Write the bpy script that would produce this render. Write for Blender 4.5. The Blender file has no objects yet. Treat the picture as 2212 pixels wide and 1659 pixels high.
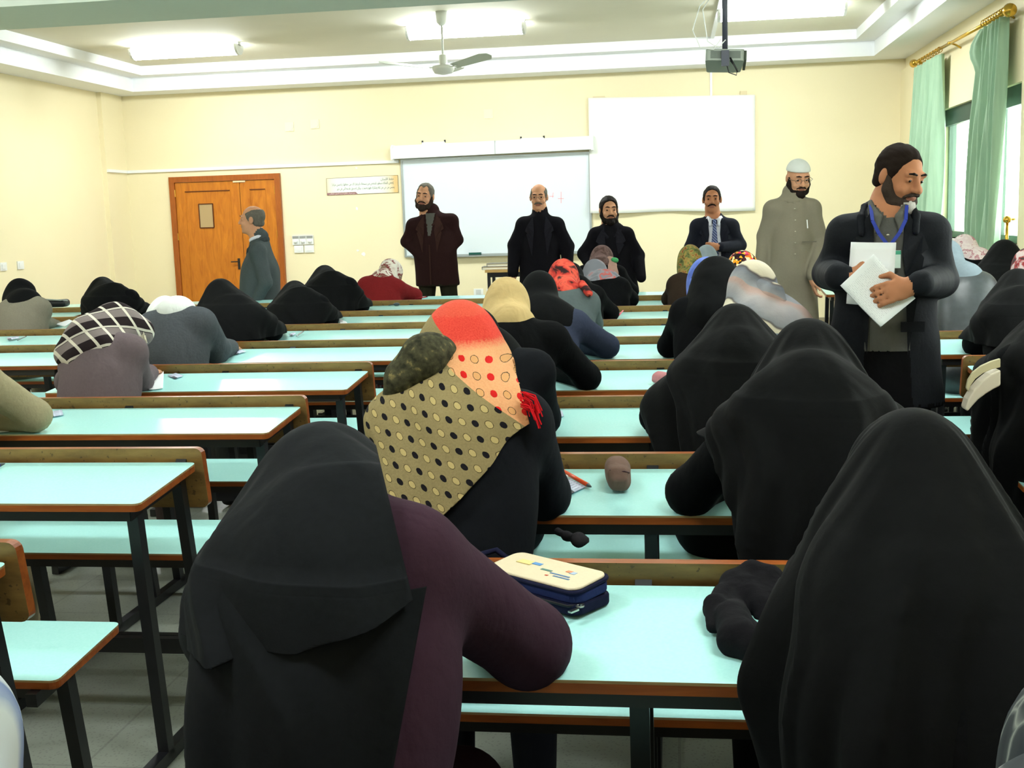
import bpy, math, random
import numpy as np
from mathutils import Matrix, Vector
random.seed(7); np.random.seed(7)
S = bpy.context.scene
COL = S.collection

# ------------------------------------------------------------------ camera
YAW, PIT, ROL, F, CH = 0.14, 0.1436, -0.0319, 2527.7, 1.441
_fw = np.array([-math.sin(YAW)*math.cos(PIT), math.cos(YAW)*math.cos(PIT), -math.sin(PIT)])
_r0 = np.array([math.cos(YAW), math.sin(YAW), 0.0]); _u0 = np.cross(_r0, _fw)
_r = math.cos(ROL)*_r0 + math.sin(ROL)*_u0
_u = -math.sin(ROL)*_r0 + math.cos(ROL)*_u0
CAM = np.array([0, 0, CH])
cd = bpy.data.cameras.new('camera'); cam = bpy.data.objects.new('camera', cd); COL.objects.link(cam)
cd.sensor_width = 36; cd.lens = 36*F/2212; cd.clip_start = 0.05; cd.clip_end = 200
cam.matrix_world = Matrix(((_r[0], _u[0], -_fw[0], 0), (_r[1], _u[1], -_fw[1], 0), (_r[2], _u[2], -_fw[2], CH), (0, 0, 0, 1)))
S.camera = cam
S.view_settings.view_transform = 'Standard'; S.view_settings.look = 'None'
S.view_settings.gamma = 1; S.view_settings.use_curve_mapping = False
S.view_settings.exposure = 0.33
LAMP_FRONT, LAMP_BACK, SKY = 62.0, 44.0, 8.0
w = bpy.data.worlds.new('sky'); S.world = w; w.use_nodes = True
w.node_tree.nodes['Background'].inputs[0].default_value = (0.93, 1.0, 0.97, 1)
w.node_tree.nodes['Background'].inputs[1].default_value = SKY

def ray(px, py): return _fw + _r*(px-1106)/F - _u*(py-829.5)/F
def at(px, py, D): d = ray(px, py); return CAM + d*D/d[1]
def onz(px, py, z): d = ray(px, py); return CAM + d*(z-CH)/d[2]

# ------------------------------------------------------------------ materials
def lin(c):
    c = [x/255 for x in c]
    return tuple(x/12.92 if x <= .04045 else ((x+.055)/1.055)**2.4 for x in c) + (1,)
class N:
    """tiny node-tree helper"""
    def __init__(s, name, rough=.8, spec=.25, metal=0.0):
        s.m = bpy.data.materials.new(name); s.m.use_nodes = True; s.t = s.m.node_tree
        s.b = s.t.nodes['Principled BSDF']
        s.b.inputs['Roughness'].default_value = rough; s.b.inputs['Specular IOR Level'].default_value = spec
        s.b.inputs['Metallic'].default_value = metal
    def n(s, typ, **kw):
        x = s.t.nodes.new(typ)
        for k, v in kw.items(): setattr(x, k, v)
        return x
    def l(s, a, b): s.t.links.new(a, b)
    def val(s, sock, v):
        if isinstance(v, (int, float, tuple, list)): sock.default_value = v
        else: s.l(v, sock)
    def math(s, op, a, b=0.0, c=0.0):
        x = s.n('ShaderNodeMath', operation=op); s.val(x.inputs[0], a); s.val(x.inputs[1], b); s.val(x.inputs[2], c); return x.outputs[0]
    def mix(s, f, a, b):
        x = s.n('ShaderNodeMix', data_type='RGBA'); s.val(x.inputs[0], f); s.val(x.inputs[6], a); s.val(x.inputs[7], b); return x.outputs[2]
    def ramp(s, f, stops, mode='LINEAR'):
        x = s.n('ShaderNodeValToRGB'); x.color_ramp.interpolation = mode; e = x.color_ramp.elements
        while len(e) < len(stops): e.new(.5)
        for i, (p, c) in enumerate(stops): e[i].position = p; e[i].color = c
        s.l(f, x.inputs[0]); return x.outputs[0]
    def coord(s, which='Object'): return s.n('ShaderNodeTexCoord').outputs[which]
    def noise(s, scale, detail=3, vec=None, rough=.5, dist=0.0):
        x = s.n('ShaderNodeTexNoise'); x.inputs['Scale'].default_value = scale; x.inputs['Detail'].default_value = detail
        x.inputs['Roughness'].default_value = rough; x.inputs['Distortion'].default_value = dist
        s.l(vec if vec is not None else s.coord(), x.inputs['Vector']); return x.outputs[0]
    def mapping(s, vec, scale=(1, 1, 1), rot=(0, 0, 0), loc=(0, 0, 0)):
        x = s.n('ShaderNodeMapping'); x.inputs['Scale'].default_value = scale; x.inputs['Rotation'].default_value = rot
        x.inputs['Location'].default_value = loc; s.l(vec, x.inputs[0]); return x.outputs[0]
    def sep(s, vec):
        x = s.n('ShaderNodeSeparateXYZ'); s.l(vec, x.inputs[0]); return x.outputs
    def bump(s, h, strength=.3, dist=.01):
        x = s.n('ShaderNodeBump'); x.inputs['Strength'].default_value = strength; x.inputs['Distance'].default_value = dist
        s.l(h, x.inputs['Height']); s.l(x.outputs[0], s.b.inputs['Normal'])
    def col(s, v): s.val(s.b.inputs['Base Color'], v); return s.m
def dim(c, k): return (c[0]*k, c[1]*k, c[2]*k, 1)
_mc = {}
def cloth(name, rgb, var=.25, scale=60, rough=.9, bump=.15, sheen=0.0):
    if name in _mc: return _mc[name]
    n = N(name, rough, .08); c = lin(rgb)
    f = n.noise(scale, 4)
    g = n.noise(5, 2)
    f2 = n.math('ADD', n.math('MULTIPLY', f, .6), n.math('MULTIPLY', g, .4))
    n.col(n.mix(f2, dim(c, 1-var), dim(c, 1+var))); n.bump(n.math('ADD', n.math('MULTIPLY', f, .12), n.noise(9, 3, n.mapping(n.coord(), (1, 1, .5)), .5, .5)), bump*1.6, .03)
    if sheen: n.b.inputs['Sheen Weight'].default_value = sheen; n.b.inputs['Sheen Roughness'].default_value = .5
    _mc[name] = n.m; return n.m
def plain(name, rgb, rough=.5, spec=.3, metal=0.0, var=0.0, scale=20):
    if name in _mc: return _mc[name]
    n = N(name, rough, spec, metal); c = lin(rgb)
    n.col(n.mix(n.noise(scale), dim(c, 1-var), dim(c, 1+var)) if var else c)
    _mc[name] = n.m; return n.m
def emit(name, rgb, k):
    n = N(name); n.b.inputs['Emission Color'].default_value = lin(rgb); n.b.inputs['Emission Strength'].default_value = k
    return n.col((.9, .9, .9, 1))

# ------------------------------------------------------------------ mesh helpers
class MB:
    def __init__(s): s.v = []; s.f = []; s.m = []
    def add(s, v, f, m=0):
        o = len(s.v); s.v += [tuple(map(float, x)) for x in v]; s.f += [tuple(i+o for i in q) for q in f]
        s.m += [m]*len(f) if isinstance(m, int) else list(m)
        return s
    def box(s, a, b, m=0):
        x0, y0, z0 = a; x1, y1, z1 = b
        v = [(x0,y0,z0),(x1,y0,z0),(x1,y1,z0),(x0,y1,z0),(x0,y0,z1),(x1,y0,z1),(x1,y1,z1),(x0,y1,z1)]
        return s.add(v, [(0,3,2,1),(4,5,6,7),(0,1,5,4),(1,2,6,5),(2,3,7,6),(3,0,4,7)], m)
    def bar(s, a, b, w, h=None, up=(0, 0, 1), m=0):
        """square bar from a to b"""
        h = h or w; a = Vector(a); b = Vector(b); d = (b-a).normalized(); up = Vector(up)
        if abs(d.dot(up)) > .95: up = Vector((0, 1, 0))
        x = d.cross(up).normalized(); z = x.cross(d)
        v = [p + x*sx*w/2 + z*sz*h/2 for p in (a, b) for sx, sz in ((-1,-1),(1,-1),(1,1),(-1,1))]
        return s.add(v, [(3,2,1,0),(4,5,6,7),(0,1,5,4),(1,2,6,5),(2,3,7,6),(3,0,4,7)], m)
    def tube(s, pts, r, n=8, m=0, cap=True, close=False):
        pts = [Vector(p) for p in pts]; k = len(pts); rr = r if isinstance(r, (list, tuple)) else [r]*k
        o = len(s.v); px = None
        for i, p in enumerate(pts):
            d = (pts[(i+1) % k if close else min(i+1, k-1)] - pts[(i-1) % k if close else max(i-1, 0)]).normalized()
            ref = px if px is not None else (Vector((0, 0, 1)) if abs(d.z) < .9 else Vector((1, 0, 0)))
            x = (ref - d*ref.dot(d)).normalized(); y = d.cross(x); px = x
            for j in range(n):
                a = 2*math.pi*j/n; q = p + (x*math.cos(a)+y*math.sin(a))*rr[i]; s.v.append(tuple(q))
        for i in range(k if close else k-1):
            for j in range(n):
                a = o+i*n; b = o+((i+1) % k)*n; s.f.append((a+j, a+(j+1) % n, b+(j+1) % n, b+j)); s.m.append(m)
        if cap and not close:
            s.f.append(tuple(o+j for j in range(n))[::-1]); s.f.append(tuple(o+(k-1)*n+j for j in range(n))); s.m += [m, m]
        return s
    def lathe(s, prof, c=(0, 0, 0), n=20, m=0):
        o = len(s.v)
        for r, z in prof:
            for j in range(n):
                a = 2*math.pi*j/n; s.v.append((c[0]+r*math.cos(a), c[1]+r*math.sin(a), c[2]+z))
        for i in range(len(prof)-1):
            for j in range(n):
                a = o+i*n; b = a+n; s.f.append((a+j, a+(j+1) % n, b+(j+1) % n, b+j)); s.m.append(m)
        s.f.append(tuple(o+j for j in range(n))[::-1]); s.f.append(tuple(o+(len(prof)-1)*n+j for j in range(n))); s.m += [m, m]
        return s
    def prism(s, poly, fn, t0, t1, mside=0, mtop=0, mbot=0):
        """polygon (list of 2-D points, ccw) pushed from t0 to t1; fn(u,v,t)->xyz"""
        n = len(poly); o = len(s.v)
        for t in (t0, t1): s.v += [tuple(fn(u, v, t)) for u, v in poly]
        s.f.append(tuple(range(o+n-1, o-1, -1))); s.m.append(mbot)
        s.f.append(tuple(range(o+n, o+2*n))); s.m.append(mtop)
        for i in range(n):
            j = (i+1) % n; s.f.append((o+i, o+j, o+n+j, o+n+i)); s.m.append(mside)
        return s
    def mesh(s, name, mats, smooth=False):
        me = bpy.data.meshes.new(name); me.from_pydata(s.v, [], s.f)
        for m in (mats if isinstance(mats, (list, tuple)) else [mats]): me.materials.append(m)
        me.polygons.foreach_set('material_index', s.m)
        if smooth: me.polygons.foreach_set('use_smooth', [True]*len(s.f))
        me.update(); return me
    def obj(s, name, mats, parent=None, smooth=False, loc=None):
        o = bpy.data.objects.new(name, s.mesh(name, mats, smooth)); COL.objects.link(o)
        if parent is not None: o.parent = parent
        if loc is not None: o.location = loc
        return o
def rrect(x0, y0, x1, y1, r, k=4):
    out = []
    for cx, cy, a0 in ((x1-r, y0+r, -90), (x1-r, y1-r, 0), (x0+r, y1-r, 90), (x0+r, y0+r, 180)):
        for i in range(k+1):
            a = math.radians(a0+90*i/k); out.append((cx+r*math.cos(a), cy+r*math.sin(a)))
    return out
def tag(o, label=None, cat=None, group=None, kind=None):
    if label: o['label'] = label
    if cat: o['category'] = cat
    if group: o['group'] = group
    if kind: o['kind'] = kind
    return o
def empty(name, loc, label=None, cat=None, group=None, rz=0):
    o = bpy.data.objects.new(name, None); COL.objects.link(o); o.location = loc; o.rotation_euler = (0, 0, rz); o.empty_display_size = .1
    return tag(o, label, cat, group)
def struct(name, mb, mats, parent=None, smooth=False):
    o = mb.obj(name, mats, parent, smooth)
    if parent is None: o['kind'] = 'structure'
    return o
def copy_tree(o, parent=None):
    c = o.copy(); COL.objects.link(c); c.parent = parent
    for ch in list(o.children): copy_tree(ch, c)
    return c

# ------------------------------------------------------------------ room
XL, XR, YW, YB, ZC = -6.93, 2.685, 14.44, -2.6, 3.355
n = N('cream_wall_paint', .55, .25)
g = n.noise(1.3, 4, dist=.4); h = n.noise(90, 2)
M_wall = n.col(n.mix(n.math('ADD', n.math('MULTIPLY', g, .7), n.math('MULTIPLY', h, .3)), lin((236, 224, 184)), lin((243, 232, 198)))); n.bump(h, .08, .003)
M_ceil = plain('ceiling_paint', (226, 222, 204), .8, .2, var=.03, scale=3)
M_white = plain('white_cornice_paint', (240, 242, 244), .6, .25, var=.02)
M_beam = plain('beam_paint', (206, 216, 204), .7, .2, var=.03)
n = N('terrazzo_floor', .34, .4)
v = n.n('ShaderNodeTexVoronoi'); v.inputs['Scale'].default_value = 90; n.l(n.coord(), v.inputs['Vector'])
c = n.mix(n.noise(1.6, 4), lin((126, 132, 122)), lin((158, 164, 152)))
c = n.mix(n.math('MULTIPLY', n.math('LESS_THAN', v.outputs['Distance'], .3), .25), c, lin((60, 62, 58)))
br = n.n('ShaderNodeTexBrick'); br.offset = 0; br.inputs['Scale'].default_value = 1; br.inputs['Brick Width'].default_value = .4; br.inputs['Row Height'].default_value = .4
br.inputs['Mortar Size'].default_value = .004; n.l(n.coord(), br.inputs['Vector'])
M_floor = n.col(n.mix(n.math('MULTIPLY', br.outputs['Fac'], .3), c, lin((70, 74, 68))))

struct('floor', MB().box((XL-.2, YB-.2, -.12), (XR+.2, YW+.2, 0)), M_floor)
struct('ceiling', MB().box((XL-.2, YB-.2, ZC), (XR+.2, YW+.2, ZC+.12)), M_ceil)
struct('wall_front', MB().box((XL-.2, YW, 0), (XR+.2, YW+.2, ZC)), M_wall)
struct('wall_back', MB().box((XL-.2, YB-.2, 0), (XR+.2, YB, ZC)), M_wall)
struct('wall_left', MB().box((XL-.26, YB, 0), (XL-.06, YW, ZC)).box((XL-.06, 13.89, 0), (XL, YW, ZC)), M_wall)
# right wall with its window opening; a second window lies nearer, outside the frame
WY0, WY1, WZ0, WZ1 = 9.75, 12.6, 1.08, 2.34
VY0, VY1 = 3.6, 6.45
wr = MB()
for y0, y1 in ((YB, VY0), (VY1, WY0), (WY1, YW)): wr.box((XR, y0, 0), (XR+.25, y1, ZC))
for y0, y1 in ((WY0, WY1), (VY0, VY1)):
    wr.box((XR, y0, 0), (XR+.25, y1, WZ0)); wr.box((XR, y0, WZ1), (XR+.25, y1, ZC))
struct('wall_right', wr, M_wall)
struct('trim_1', MB().box((XR-.05, 13.75, 0), (XR, YW, 2.95)), M_wall)
# stepped cornice: lower step hugs the wall, upper step stands further into the room
def step(d, z0, z1):
    m = MB(); m.box((XL, YW-d, z0), (XR, YW, z1)); m.box((XL-.06, YB, z0), (XL+d-.06, YW-d, z1)); m.box((XR-d, YB, z0), (XR, YW-d, z1))
    return m
struct('trim_2', step(.42, 3.085, 3.248), M_white)
struct('trim_3', step(.65, 3.248, ZC), M_white)
struct('trim_4', MB().box((XL, 7.97, 3.0), (XR, 8.86, ZC)), M_beam)
# cable trunking along the front wall and up the corner pier
struct('trim_5', MB().box((XL, YW-.03, 2.12), (-3.36, YW, 2.155)).box((XL, 13.89, 2.12), (XL+.03, YW-.03, 2.155)), M_white)
struct('trim_6', MB().box((.45, YW-.02, 2.76), (.475, YW, 3.085)).box((.44, 8.86, ZC-.025), (.48, YW-.65, ZC)), M_white)
struct('baseboard_front', MB().box((XL, YW-.02, 0), (-6.47, YW, .1)).box((-4.8, YW-.02, 0), (XR, YW, .1)), plain('skirting_tile', (150, 140, 115), .4))
struct('baseboard_left', MB().box((XL-.06, YB, 0), (XL-.04, 13.89, .1)), plain('skirting_tile', (150, 140, 115), .4))

# window with green aluminium frame
M_green = plain('green_window_aluminium', (70, 98, 80), .4, .5)
M_jamb = plain('window_reveal_paint', (226, 224, 200), .7)
gl = N('window_glass', .02, .5); gl.b.inputs['Transmission Weight'].default_value = 1; gl.b.inputs['IOR'].default_value = 1.02
M_glass = gl.col((.97, 1, .98, 1))
def window(name, y0, y1):
    x = XR+.09; m = MB()
    m.box((x, y0, WZ1-.10), (x+.07, y1, WZ1)); m.box((x, y0, WZ0), (x+.07, y1, WZ0+.06)); m.box((x, y0, WZ0+.06), (x+.07, y0+.05, WZ1-.1)); m.box((x, y1-.05, WZ0+.06), (x+.07, y1, WZ1-.1))
    o = struct(name, m, M_green)
    q = (y1-y0)/3
    for k in (1, 2): MB().box((x+.01, y0+q*k-.025, WZ0+.06), (x+.06, y0+q*k+.025, WZ1-.1)).obj('mullion', M_green, o)
    MB().box((x-.05, y0+.02, WZ1-.16), (x, y1-.02, WZ1)).obj('shutter_rail', plain('dark_green_shutter_box', (52, 74, 62), .5), o)
    for k in range(3): MB().box((x+.03, y0+q*k+.03, WZ0+.06), (x+.036, y0+q*(k+1)-.03, WZ1-.1)).obj('pane', M_glass, o)
    MB().box((XR-.03, y0-.03, WZ0-.03), (XR+.09, y1+.03, WZ0)).obj('window_sill', plain('sill_stone', (205, 205, 190), .4), o)
    return o
window('window_1', WY0, WY1); window('window_2', VY0, VY1)

# double wooden door
def wood(name, c0, c1, sc=(2, 2, .35), rough=.4, spec=.35):
    n = N(name, rough, spec); f = n.noise(9, 5, n.mapping(n.coord(), sc), .6, 1.2)
    return n.col(n.ramp(f, [(.25, lin(c0)), (.75, lin(c1))]))
M_door = wood('orange_door_veneer', (166, 92, 20), (204, 126, 34))
M_dframe = wood('door_frame_wood', (140, 72, 22), (170, 92, 30), (5, 5, .6))
M_steel = plain('black_painted_steel', (22, 23, 27), .38, .5, var=.3)
M_chrome = plain('brushed_metal', (190, 188, 180), .3, .5, 1.0)
D0, D1, DT = -6.36, -4.895, 2.05
d = struct('door_1', MB().box((D0, YW-.05, 0), (D0+.07, YW+.01, DT)).box((D1-.07, YW-.05, 0), (D1, YW+.01, DT)).box((D0+.07, YW-.05, DT-.07), (D1-.07, YW+.01, DT)), M_dframe)
SP = -5.43
def leaf(x0, x1):
    m = MB(); y = YW-.03; t = DT-.07
    m.box((x0+.004, y, .01), (x1-.004, y+.03, t-.004))
    return m.obj('door_leaf', M_door, d)
lf = leaf(D0+.07, SP); rf = leaf(SP, D1-.07)
M_groove = plain('dark_wood_groove', (92, 46, 12), .6)
for L, x0, x1 in ((lf, D0+.07, SP), (rf, SP, D1-.07)):
    q = .13
    MB().bar((x0+q, YW-.034, 1.86), (x1-q, YW-.034, 1.86), .012).obj('panel_moulding', M_groove, L)
    m = MB(); m.bar((x0+q, YW-.033, .2), (x0+q, YW-.033, 1.86), .008); m.bar((x1-q, YW-.033, .2), (x1-q, YW-.033, 1.86), .008); m.obj('panel_moulding', M_door, L)
gp = MB().box((-5.985, YW-.036, 1.40), (-5.80, YW-.03, 1.70)).obj('door_pane', plain('papered_over_glass', (176, 150, 108), .3, .5), lf)
m = MB(); a = [(-5.985, 1.40), (-5.80, 1.40), (-5.80, 1.70), (-5.985, 1.70)]
for i in range(4):
    p, q = a[i], a[(i+1) % 4]; m.bar((p[0], YW-.037, p[1]), (q[0], YW-.037, q[1]), .012)
m.obj('pane_bead', M_groove, lf)
h = MB().box((SP-.085, YW-.04, .86), (SP-.055, YW-.03, 1.0)).tube([(SP-.07, YW-.04, .96), (SP-.07, YW-.075, .96), (SP-.16, YW-.075, .96)], .007)
h.obj('door_handle', M_steel, lf)
for L, x in ((lf, D0+.07), (rf, D1-.07)):
    for z in (.25, 1.25, 1.8): MB().tube([(x, YW-.04, z), (x, YW-.04, z+.09)], .009).obj('hinge', plain('brass', (200, 160, 70), .3, .5, .9), L)
MB().box((SP-.08, YW-.045, 1.955), (SP+.08, YW-.03, 1.975)).obj('door_bolt', plain('pale_bolt_plate', (220, 200, 160), .4), lf)

# ------------------------------------------------------------------ lamps and ceiling fittings
M_lampbody = plain('lamp_housing_enamel', (236, 238, 236), .4, .4)
M_tubeF = emit('lit_tube_front', (244, 251, 252), LAMP_FRONT)
M_tubeB = emit('lit_tube_rear', (244, 251, 252), LAMP_BACK)
def lamp(x, y, mt, label):
    e = empty('fluorescent_lamp', (x, y, ZC), label, 'lamp', 'fluorescent lamps on the ceiling')
    MB().box((-.6, -.045, -.04), (.6, .045, 0)).obj('lamp_housing', M_lampbody, e)
    arc = [(.115*math.cos(math.pi*k/10), -.03-.105*math.sin(math.pi*k/10)) for k in range(11)]
    for s in (-1, 1):
        MB().prism(arc[::-1], lambda u, v, t: (t, u*1.04, v*1.03), .575*s, .6*s).obj('end_cap', M_lampbody, e)
    m = MB(); n_ = len(arc)
    for x_ in (-.575, .575): m.v += [(x_, u, v) for u, v in arc]
    for k in range(n_-1): m.f.append((k, k+1, n_+k+1, n_+k)); m.m.append(0)
    m.obj('diffuser', mt, e, True)
for x, y, nm in ((-5.155, 12.35, 'lit fluorescent lamp on the ceiling above the wooden door'), (-2.04, 11.97, 'lit fluorescent lamp on the ceiling behind the fan'), (1.05, 11.87, 'lit fluorescent lamp on the ceiling right of the projector pole')):
    lamp(x, y, M_tubeF, nm)
for j, y in enumerate((5.6, 1.3)):
    for i, x in enumerate((-5.1, -2.0, 1.05)):
        lamp(x, y, M_tubeB, 'fluorescent lamp on the ceiling nearer than the beam, %s one of the %s lamp row' % (('left', 'middle', 'right')[i], ('second', 'rearmost')[j]))

M_fan = plain('white_fan_enamel', (236, 238, 234), .4, .4)
M_blade = plain('fan_blade_grey', (205, 212, 202), .5, .3)
p = onz(953, 25, ZC)
fan = empty('ceiling_fan', (p[0], p[1], ZC), 'white ceiling fan hanging on a thin rod in front of the middle lamp', 'fan')
MB().lathe([(.02, -.13), (.05, -.1), (.055, 0)]).obj('canopy', M_fan, fan, True)
MB().tube([(0, 0, -.1), (0, 0, -.46)], .011, 10).obj('down_rod', M_fan, fan, True)
m = MB().lathe([(.02, -.58), (.085, -.565), (.105, -.53), (.105, -.5), (.03, -.485), (.04, -.47), (.04, -.40), (.015, -.39)])
m.obj('motor', M_fan, fan, True)
for a in (-35, 205, 85):
    ca, sa = math.cos(math.radians(a)), math.sin(math.radians(a))
    MB().bar((ca*.09, sa*.09, -.515), (ca*.17, sa*.17, -.515), .04, .006).obj('blade_arm', M_fan, fan)
    out = [(.14, -.05), (.54, -.07), (.61, -.04), (.62, .02), (.57, .07), (.14, .05)]
    tl = -.3
    MB().prism(out, lambda u, v, t: (ca*u-sa*v*math.cos(tl), sa*u+ca*v*math.cos(tl), -.515+v*math.sin(tl)+t+(u-.14)*.10), 0, .004).obj('blade', M_blade, fan)

# data projector hung from the ceiling
M_proj = plain('grey_projector_plastic', (148, 156, 146), .45, .35)
M_pole = plain('dark_blue_grey_pole', (62, 66, 78), .45, .4)
pc = at(1566, 130, 8.45)
pj = empty('projector', (pc[0], pc[1], pc[2]), 'grey data projector hung under the ceiling on a dark pole', 'projector')
R = Matrix.Rotation(math.radians(-14), 4, 'X') @ Matrix.Rotation(math.radians(3), 4, 'Y')
m = MB(); poly = rrect(-.135, -.115, .125, .115, .02)
m.prism(poly, lambda u, v, t: R @ Vector((u*(1-.10*(v > 0)), v, t)), -.045, .035); m.obj('housing', M_proj, pj)
MB().prism(rrect(-.1, -.113, .1, -.118, .001), lambda u, v, t: R @ Vector((u, v, t)), -.03, .02).obj('rear_panel', plain('projector_port_panel', (104, 112, 104), .6), pj)
MB().tube([R @ Vector((.06, .113, 0)), R @ Vector((.06, .15, 0))], .035, 16).obj('lens', M_steel, pj, True)
MB().prism(rrect(.125, -.1, .142, .1, .005), lambda u, v, t: R @ Vector((u, v, t)), -.035, .03).obj('vent_grille', plain('dark_green_grey_vent', (58, 66, 52), .6), pj)
MB().tube([(.0, -.02, -.03), (0, -.02, ZC-pc[2])], .019, 12).obj('mount_pole', M_pole, pj, True)
MB().box((-.05, -.05, .035), (.05, .03, .05)).obj('mount_bracket', M_pole, pj); MB().box((-.03, -.14, -.055), (.022, -.118, .05)).obj('rear_bracket', M_pole, pj)
MB().lathe([(.06, -.02), (.06, 0)], (0, -.02, ZC-pc[2])).obj('ceiling_plate', M_pole, pj)
pts = [(-.03, -.02, .5), (-.17, -.06, .36), (-.22, -.08, .2), (-.17, -.1, .08), (-.08, -.12, .06), (-.03, -.12, .13)]
MB().tube(pts, .004, 6).tube([(-.03, -.02, .52), (-.15, -.03, .34), (-.12, -.09, .12), (-.05, -.12, .07), (0, -.12, .12)], .004, 6).obj('white_cable', plain('white_cable', (232, 234, 230), .5), pj, True)
MB().tube([(0, -.13, -.03), (.02, -.14, -.1), (.07, -.14, -.12), (.075, -.14, -.08), (.03, -.13, -.02)], .004, 6).tube([(.03, -.13, 0), (.06, -.14, -.06), (.08, -.14, -.1)], .006, 6).obj('black_cable', M_steel, pj, True)

# ------------------------------------------------------------------ things on the front wall
M_board = plain('whiteboard_enamel', (222, 232, 238), .22, .5, var=.02, scale=2)
M_alu = plain('aluminium_trim', (168, 176, 176), .35, .5, .6)
x0, x1, z0, z1 = -3.335, -.985, .955, 2.165
wb = empty('whiteboard', (0, YW, 0), 'wide whiteboard in an aluminium frame under the roller screen case', 'whiteboard')
MB().box((x0, -.025, z0), (x1, -.01, z1)).obj('writing_surface', M_board, wb)
for a, b in (((x0, -.035, z0), (x0+.025, 0, z1)), ((x1-.025, -.035, z0), (x1, 0, z1)), ((x0+.025, -.035, z1-.025), (x1-.025, 0, z1)), ((x0+.025, -.035, z0), (x1-.025, 0, z0+.02))):
    MB().box(a, b).obj('frame_strip', M_alu, wb)
MB().box((x0+.1, -.09, z0-.012), (x1-.1, -.035, z0+.004)).obj('pen_tray', M_alu, wb)
M_red = plain('faint_red_marker', (226, 150, 165), .6)
def stroke(pp, r=.006):
    q = [at(a, b, YW-.028) for a, b in pp]
    m = MB()
    for i in range(len(q)-1): m.bar((q[i][0], -.026, q[i][2]), (q[i+1][0], -.026, q[i+1][2]), r, .002, (0, 1, 0))
    m.obj('marker_stroke', M_red, wb)
stroke([(1212, 414), (1212, 439)]); stroke([(1205, 429), (1218, 429)]); stroke([(1195, 416), (1194, 427)]); stroke([(1186, 424), (1196, 424)])
e = at(1026, 548, YW-.07)
er = empty('board_eraser', (e[0], YW-.063, z0+.004), 'small dark green board eraser on the whiteboard tray', 'eraser')
MB().box((-.075, -.022, .012), (.075, .022, .034)).obj('grip', plain('dark_green_plastic', (22, 84, 74), .5), er); MB().box((-.075, -.022, 0), (.075, .022, .012)).obj('felt', plain('grey_felt', (60, 80, 76), .9), er)

case = empty('screen_case', (0, YW-.006, 0), 'long white roller screen case mounted above the whiteboard', 'screen case')
M_case = plain('white_case_enamel', (238, 242, 240), .45, .35)
prof = [(-.15, 2.165), (-.02, 2.165), (-.02, 2.32), (-.10, 2.325), (-.15, 2.29)]
def cs(xa, xb, nm): MB().prism(prof, lambda u, v, t: (t, u, v+.0095*(t+3.42)), xa, xb).obj(nm, M_case, case)
cs(-3.40, -2.135, 'case_half'); cs(-2.125, -.965, 'case_half')
for xa in (-3.425, -.965): MB().prism([(-.16, 2.155), (-.01, 2.155), (-.01, 2.335), (-.1, 2.335), (-.16, 2.3)], lambda u, v, t: (t, u, v+.0095*(t+3.42)), xa, xa+.025).obj('end_cap', M_case, case)
MB().box((-2.136, -.151, 2.178), (-2.124, -.02, 2.335)).obj('joint_strip', M_alu, case)
for xa in (-2.9, -1.68):
    q = MB().box((xa-.14, -.1, 2.325), (xa+.14, 0, 2.352)); q.obj('wall_bracket', M_case, case)
    for s in (-1, 1): MB().lathe([(.012, 0), (.012, .03)], (xa+.14*s, -.06, 2.345), 8).obj('bracket_screw', M_steel, case)

M_screen = plain('white_screen_cloth', (246, 248, 244), .7, .2)
sc = MB(); nx, nz = 40, 24
for j in range(nz+1):
    for i in range(nx+1):
        u, v = i/nx, j/nz
        zt = 2.80-.05*u; zb = 1.43-.03*u-.006*math.sin(u*9)*(1-v)
        y = -.035-.006*math.sin(u*7+v*2)-.02*(1-v)**4*(1+math.sin(u*11))-.06*max(0, .12-u)*(1-v)**2*8
        sc.v.append((-.995+u*1.967, y, zb+(zt-zb)*v))
for j in range(nz):
    for i in range(nx): a = j*(nx+1)+i; sc.f.append((a, a+1, a+nx+2, a+nx+1)); sc.m.append(0)
o = sc.obj('projection_sheet', M_screen, None, True, (0, YW, 0)); tag(o, 'large plain white projection sheet hung right of the whiteboard', 'screen')
md = o.modifiers.new('s', 'SOLIDIFY'); md.thickness = .004
MB().box((.80, -.035, 2.755), (.88, -.001, 2.80)).obj('hanging_tab', plain('beige_tape', (222, 206, 168), .7), o)
MB().box((-.94, -.035, 2.795), (-.8, -.001, 2.815)).obj('hanging_tab', plain('beige_tape', (222, 206, 168), .7), o)

# printed banner with arabic lines
AR = {}
for ch, code, k in zip('ابةتثجحخدذرزسشصضطظعغفقكلمنهوىي', (0xFE8D,0xFE8F,0xFE93,0xFE95,0xFE99,0xFE9D,0xFEA1,0xFEA5,0xFEA9,0xFEAB,0xFEAD,0xFEAF,0xFEB1,0xFEB5,0xFEB9,0xFEBD,0xFEC1,0xFEC5,0xFEC9,0xFECD,0xFED1,0xFED5,0xFED9,0xFEDD,0xFEE1,0xFEE5,0xFEE9,0xFEED,0xFEEF,0xFEF1), '242444442222444444444444444224'):
    AR[ch] = (code, int(k))
def arabic(t):
    out = []
    for i, ch in enumerate(t):
        if ch not in AR: out.append(ch); continue
        code, k = AR[ch]
        prev = i > 0 and t[i-1] in AR and AR[t[i-1]][1] == 4
        nxt = k == 4 and i+1 < len(t) and t[i+1] in AR
        out.append(chr(code + (3 if prev and nxt else 2 if nxt else 1 if prev else 0)))
    return ''.join(out[::-1])
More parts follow.
